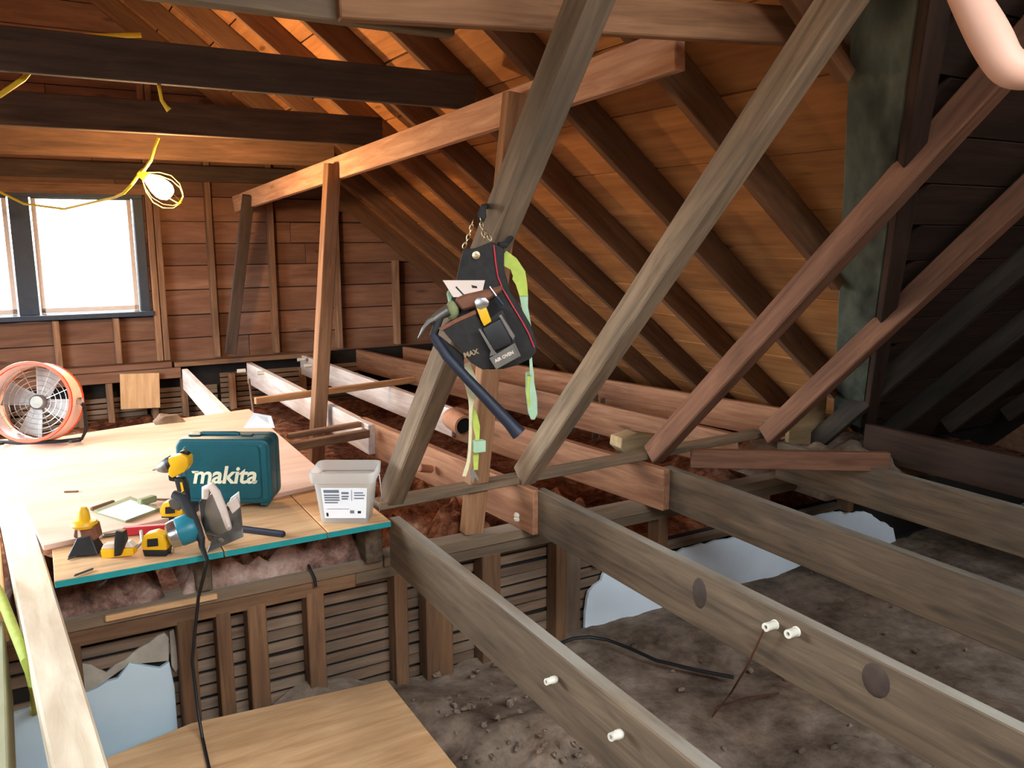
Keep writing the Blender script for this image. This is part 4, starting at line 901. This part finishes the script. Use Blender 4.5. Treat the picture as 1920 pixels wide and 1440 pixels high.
# =================================================================== SMALL FITTINGS
def ptube(jx, px, py, label, ln=.05, r=.0125, hollow=False, parent=None):
    q = pxx(px, py, jx); b = MB()
    b.lathe([(r*.45, -.01), (r*.45, ln), (r, ln), (r, .012), (r*1.15, .010), (r*1.15, -.002), (r, -.004)], q, (-1, -.15, .12), 14, True)
    return tag(b.build('porcelain_tube', 'porcelain'), label, 'insulator', 'porcelain tubes')
ptube(1.085, 1040, 1274, 'short white porcelain tube half way along the bottom centre joist', .03, .009)
ptube(1.078, 1162, 1376, 'short white porcelain tube near the bottom edge on the centre joist', .03, .010)
ptube(1.80, 1456, 1170, 'bright white porcelain tube, left of a pair, with a wire', .055, .013)
ptube(1.80, 1496, 1183, 'duller porcelain tube, right of a pair on the second joist', .05, .013)
w = [pxx(1432, 1180, 1.745), pxx(1418, 1212, 1.75), pxx(1400, 1250, 1.76), pz(1370, 1300, -.70), pz(1335, 1345, -.74), pz(1345, 1325, -.72), pz(1400, 1308, -.72), pz(1460, 1300, -.73)]
tag(MB().tube(w, .0035, 6).build('loose_wire', 'rust'), 'thin old wire drooping from the bright porcelain tube', 'wire')
for i, (jx, px, py, r, lab) in enumerate([(2.525, 1773, 1107, .012, 'largest white plaster speck on the third joist'), (2.53, 1834, 1144, .007, 'smallest white speck between two larger on the third joist'), (2.535, 1884, 1167, .013, 'white plaster speck nearest the right edge'), (3.36, 1676, 925, .010, 'faint white speck on the joist above the far plaster')]):
    q = pxx(px, py, jx); tag(MB().sphere(q, r, 8, (.25, 1, .9)).build('plaster_speck', 'mortar' if i == 3 else 'porcelain'), lab, 'plaster', 'plaster specks')
q = pyy(972, 972, 3.02); f_ = view_frame(q, 972, 976)
ins = tag(empty('cleat_insulator', q), 'small white porcelain cleat on the plate beside the post foot', 'insulator')
MB().lathe([(.0, 0), (.014, 0), (.016, .01), (.010, .016), (.016, .022), (.013, .034), (.0, .036)], f_(970, 980, .0), UP, 12).build('knob', 'porcelain', ins)
MB().lathe([(.0, 0), (.005, 0), (.005, .02), (.0, .022)], f_(974, 962, .0), UP, 8).build('screw', 'steel_dull', ins)
cab = [pz(1050, 1206, -.75), pz(1075, 1197, -.72), pz(1105, 1194, -.72), pz(1140, 1200, -.73), pz(1180, 1215, -.735), pz(1230, 1238, -.74), pz(1300, 1255, -.745), pz(1376, 1270, -.75)]
tag(MB().tube(cab, .008, 8).build('black_cable', 'blackcord'), 'black cable snaking over the rubble below the second joist', 'cable')
tag(MB().tube([pyy(576, 1055, 3.06), pyy(582, 1068, 2.99), pyy(590, 1085, 2.985), pyy(592, 1100, 2.985)], .006, 6).build('black_wire', 'blackcord'), 'short black wire hanging over the left plate', 'wire')
PA, PB_ = pz(822, 768, -.05), pz(872, 800, -.05)
pp = tag(empty('stub_pipe', PB_), 'rusty orange pipe stub lying beside the big grey brace', 'pipe')
MB().lathe([(.0, -.26), (.062, -.26), (.066, -.2), (.066, 0), (.052, 0), (.052, -.05), (.0, -.05)], PB_, (PB_-PA), 20).build('barrel', 'pipe', pp)
MB().lathe([(.0, -.045), (.051, -.045)], PB_, (PB_-PA), 20).build('bore', 'pipe_in', pp)
tag(MB().lathe([(.0, -.06), (.02, -.06), (.02, .02), (.014, .025), (.0, .025)], pz(792, 878, -.08), (-1, -.3, .3), 12).build('pipe_plug', 'pipe'), 'small pipe plug on the side of the orange joist behind the brace', 'pipe')
for jo, jx, L in ((JB, 1.795, [(1312, 1112, .036, .055), (1642, 1276, .042, .046)]),):
    for px, py, ry, rz in L:
        q = pxx(px, py, jx); o = MB().sphere(q, 1.0, 14, (.006, ry, rz)).build('knot', 'knot', jo); o['label'] = 'dark round knot'
# broken boards and debris at the valley foot
for (L, y, th, lab) in [([(1500, 742), (1535, 728), (1552, 742), (1546, 800), (1520, 834), (1478, 834), (1480, 800)], 3.32, .03, 'splintered tan board standing at the foot of the valley board'),
                        ([(1440, 790), (1490, 760), (1512, 765), (1500, 812), (1455, 822)], 3.42, .04, 'torn tan plaster lump left of the splintered board'),
                        ([(1166, 822), (1196, 812), (1250, 820), (1252, 850), (1180, 856), (1164, 840)], 3.32, .10, 'chunk of tan wood beside the foot of the third brace')]:
    tag(MB().prism([pyy(x, yy, y) for x, yy in L], (0, th, 0)).build('broken_board', 'debris_wood', bevel=.004), lab, 'debris', 'broken pieces near the braces')
for i, (px, py, z0, h, lab) in enumerate([(1075, 815, -.42, .40, 'thin upright lath behind the second brace'), (1115, 830, -.42, .36, 'pale upright lath stub beneath the dusty far joist'), (1128, 832, -.42, .34, 'upright lath stub next to the pale one')]):
    q = pz(px, py, z0); tag(beam('upright_lath', q, q+Vector((0, 0, h)), .045, .015, 'lath', up=(0, 1, 0)), lab, 'lath', 'upright lath stubs')
# loose rubble lumps on the near floor
rub = MB(); rnd = random.Random(3)
for i in range(260):
    x, y = rnd.uniform(1.0, 4.2), rnd.uniform(.9, 2.95)
    if i < 120: x, y = rnd.gauss(1.4, .22), rnd.gauss(2.35, .3)
    r = rnd.uniform(.006, .02); hz = -.775+sum(q*math.exp(-((x-a)**2+(y-b_)**2)/(rr*rr)) for a, b_, rr, q in MOUNDS)
    k0 = len(rub.v); r *= .8; rub.sphere((x, y, hz+r*.4), r, 6, (rnd.uniform(.6, 1.4), rnd.uniform(.6, 1.4), rnd.uniform(.4, .9)))
    for v in rub.v[k0:]: v += Vector((rnd.uniform(-1, 1), rnd.uniform(-1, 1), rnd.uniform(-1, 1)))*r*.25
tag(rub.build('rubble_crumbs', 'dirt'), 'grey plaster crumbs scattered over the dusty lower ceiling', 'rubble', kind='stuff')

# =================================================================== PERSON (only a bare arm reaches into view)
def skin_body(name, V_, E_, R_, mat, parent, sub=2, root=0):
    me = bpy.data.meshes.new(name); me.from_pydata([tuple(v) for v in V_], E_, []); o = link(name, me, mat, None)
    m = o.modifiers.new('skin', 'SKIN'); m.use_smooth_shade = True
    lay = me.skin_vertices[0].data
    for i, r in enumerate(R_): lay[i].radius = (r, r) if not isinstance(r, tuple) else r
    for i in range(len(R_)): lay[i].use_root = (i == root)
    s_ = o.modifiers.new('sub', 'SUBSURF'); s_.levels = sub; s_.render_levels = sub
    dg = bpy.context.evaluated_depsgraph_get(); dg.update()
    m2 = bpy.data.meshes.new_from_object(o.evaluated_get(dg)); bpy.data.objects.remove(o)
    m2.materials.clear(); m2.materials.append(M[mat]); m2.polygons.foreach_set('use_smooth', [True]*len(m2.polygons))
    return link(name, m2, mat, parent)
tA = .00112
def A(px, py, t=tA): return CAM + ray(px, py)*t
elb, wr, sh = A(1893, 138), A(1765, -95, .00116), A(2160, 95, .00110)
hand_dir = (A(1750, -175, .0012)-wr)
ctr = sh + RIGHT*.19
hip = Vector((ctr.x, ctr.y, .92)); neck = Vector((ctr.x, ctr.y, 1.50))
person = tag(empty('person', (ctr.x, ctr.y, 0)), 'person in grey shirt off the right edge, bare forearm reaching up to the rafters', 'person')
sh2 = neck + RIGHT*.17 - UP*.05
fl_, fr_ = Vector((1.83, ctr.y-.34, .08)), Vector((2.55, ctr.y-.30, .08))
kl, kr = Vector((2.02, ctr.y-.10, .50)), Vector((2.46, ctr.y-.08, .50))
el2, wr2 = sh2 + Vector((.06, -.05, -.29)), sh2 + Vector((.10, .06, -.53))
Vb = [hip, hip+UP*.25, neck-UP*.12, neck, neck+UP*.08, sh, sh.lerp(elb, .5), elb, elb.lerp(wr, .35), elb.lerp(wr, .7), wr, sh2, el2, wr2,
      hip-RIGHT*.09-UP*.16, kl, fl_, hip+RIGHT*.09-UP*.16, kr, fr_, fl_+FWD*.16-UP*.03, fr_+FWD*.16-UP*.03]
Eb = [(0, 1), (1, 2), (2, 3), (3, 4), (2, 5), (5, 6), (6, 7), (7, 8), (8, 9), (9, 10), (2, 11), (11, 12), (12, 13), (0, 14), (14, 15), (15, 16), (0, 17), (17, 18), (18, 19), (16, 20), (19, 21)]
Rb = [.10, .095, .095, .055, .055, .062, .052, .044, .046, .038, .029, .06, .045, .03, .085, .06, .045, .085, .06, .045, .04, .04]
skin_body('body', Vb, Eb, Rb, 'skin', person)
Vs = [hip-UP*.08, hip+UP*.12, hip+UP*.3, neck-UP*.12, neck-UP*.04, sh, sh.lerp(elb, .38), sh2, sh2.lerp(el2, .5)]
skin_body('shirt', Vs, [(0, 1), (1, 2), (2, 3), (3, 4), (3, 5), (5, 6), (3, 7), (7, 8)], [.19, .18, .175, .17, .08, .082, .074, .08, .07], 'shirt', person)
Vp = [hip+UP*.0, hip-UP*.1, hip-RIGHT*.10-UP*.17, kl, fl_+UP*.04, hip+RIGHT*.10-UP*.17, kr, fr_+UP*.04]
skin_body('trousers', Vp, [(0, 1), (1, 2), (2, 3), (3, 4), (1, 5), (5, 6), (6, 7)], [.155, .15, .105, .078, .065, .105, .078, .065], 'jeans', person)
for p_ in (fl_, fr_):
    skin_body('boot', [p_+UP*.10, p_-UP*.02, p_+FWD*.09-UP*.03, p_+FWD*.19-UP*.035], [(0, 1), (1, 2), (2, 3)], [.06, .055, .05, .042], 'boot', person)
hd = neck + UP*.20
MB().sphere(hd, .105, 20, (.78, .92, 1.12)).build('head', 'skin', person)
MB().sphere(hd+UP*.02-FWD*.015, .112, 20, (.80, .92, 1.05)).build('hair', 'hair', person)
MB().tube([hd+FWD*.09+UP*.01, hd+FWD*.118-UP*.02], [.008, .014], 8).build('nose', 'skin', person)
for s_ in (-1, 1):
    MB().sphere(hd+RIGHT*.035*s_+FWD*.088+UP*.015, .012, 8).build('eye', 'paper', person)
    MB().sphere(hd+RIGHT*.086*s_, .026, 8, (.4, .6, 1)).build('ear', 'skin', person)
MB().tube([hd+FWD*.094-RIGHT*.022-UP*.05, hd+FWD*.10-UP*.052, hd+FWD*.094+RIGHT*.022-UP*.05], .006, 6).build('mouth', 'red', person)
def hand(w0, d, side):
    d = d.normalized(); n = (FWD*-1 - d*d.dot(FWD*-1)).normalized(); u = d.cross(n)*side
    V_ = [w0-d*.03, w0+d*.04, w0+d*.085]; E_ = [(0, 1), (1, 2)]; R_ = [.028, (.036, .020), (.034, .016)]
    for k, (o_, l_) in enumerate([(-.030, .068), (-.010, .080), (.010, .075), (.030, .060)]):
        b0 = w0+d*.08+u*o_; i = len(V_)
        V_ += [b0, b0+d*l_*.45, b0+d*l_*.75-n*l_*.25, b0+d*l_*.85-n*l_*.6]; E_ += [(2, i), (i, i+1), (i+1, i+2), (i+2, i+3)]; R_ += [.010, .0095, .009, .008]
    i = len(V_); V_ += [w0+d*.03-u*.035, w0+d*.06-u*.06-n*.01, w0+d*.085-u*.068-n*.025]; E_ += [(1, i), (i, i+1), (i+1, i+2)]; R_ += [.013, .011, .009]
    return skin_body('hand', V_, E_, R_, 'skin', person)
hand(wr, hand_dir, 1); hand(wr2, Vector((.02, .1, -1)), -1)
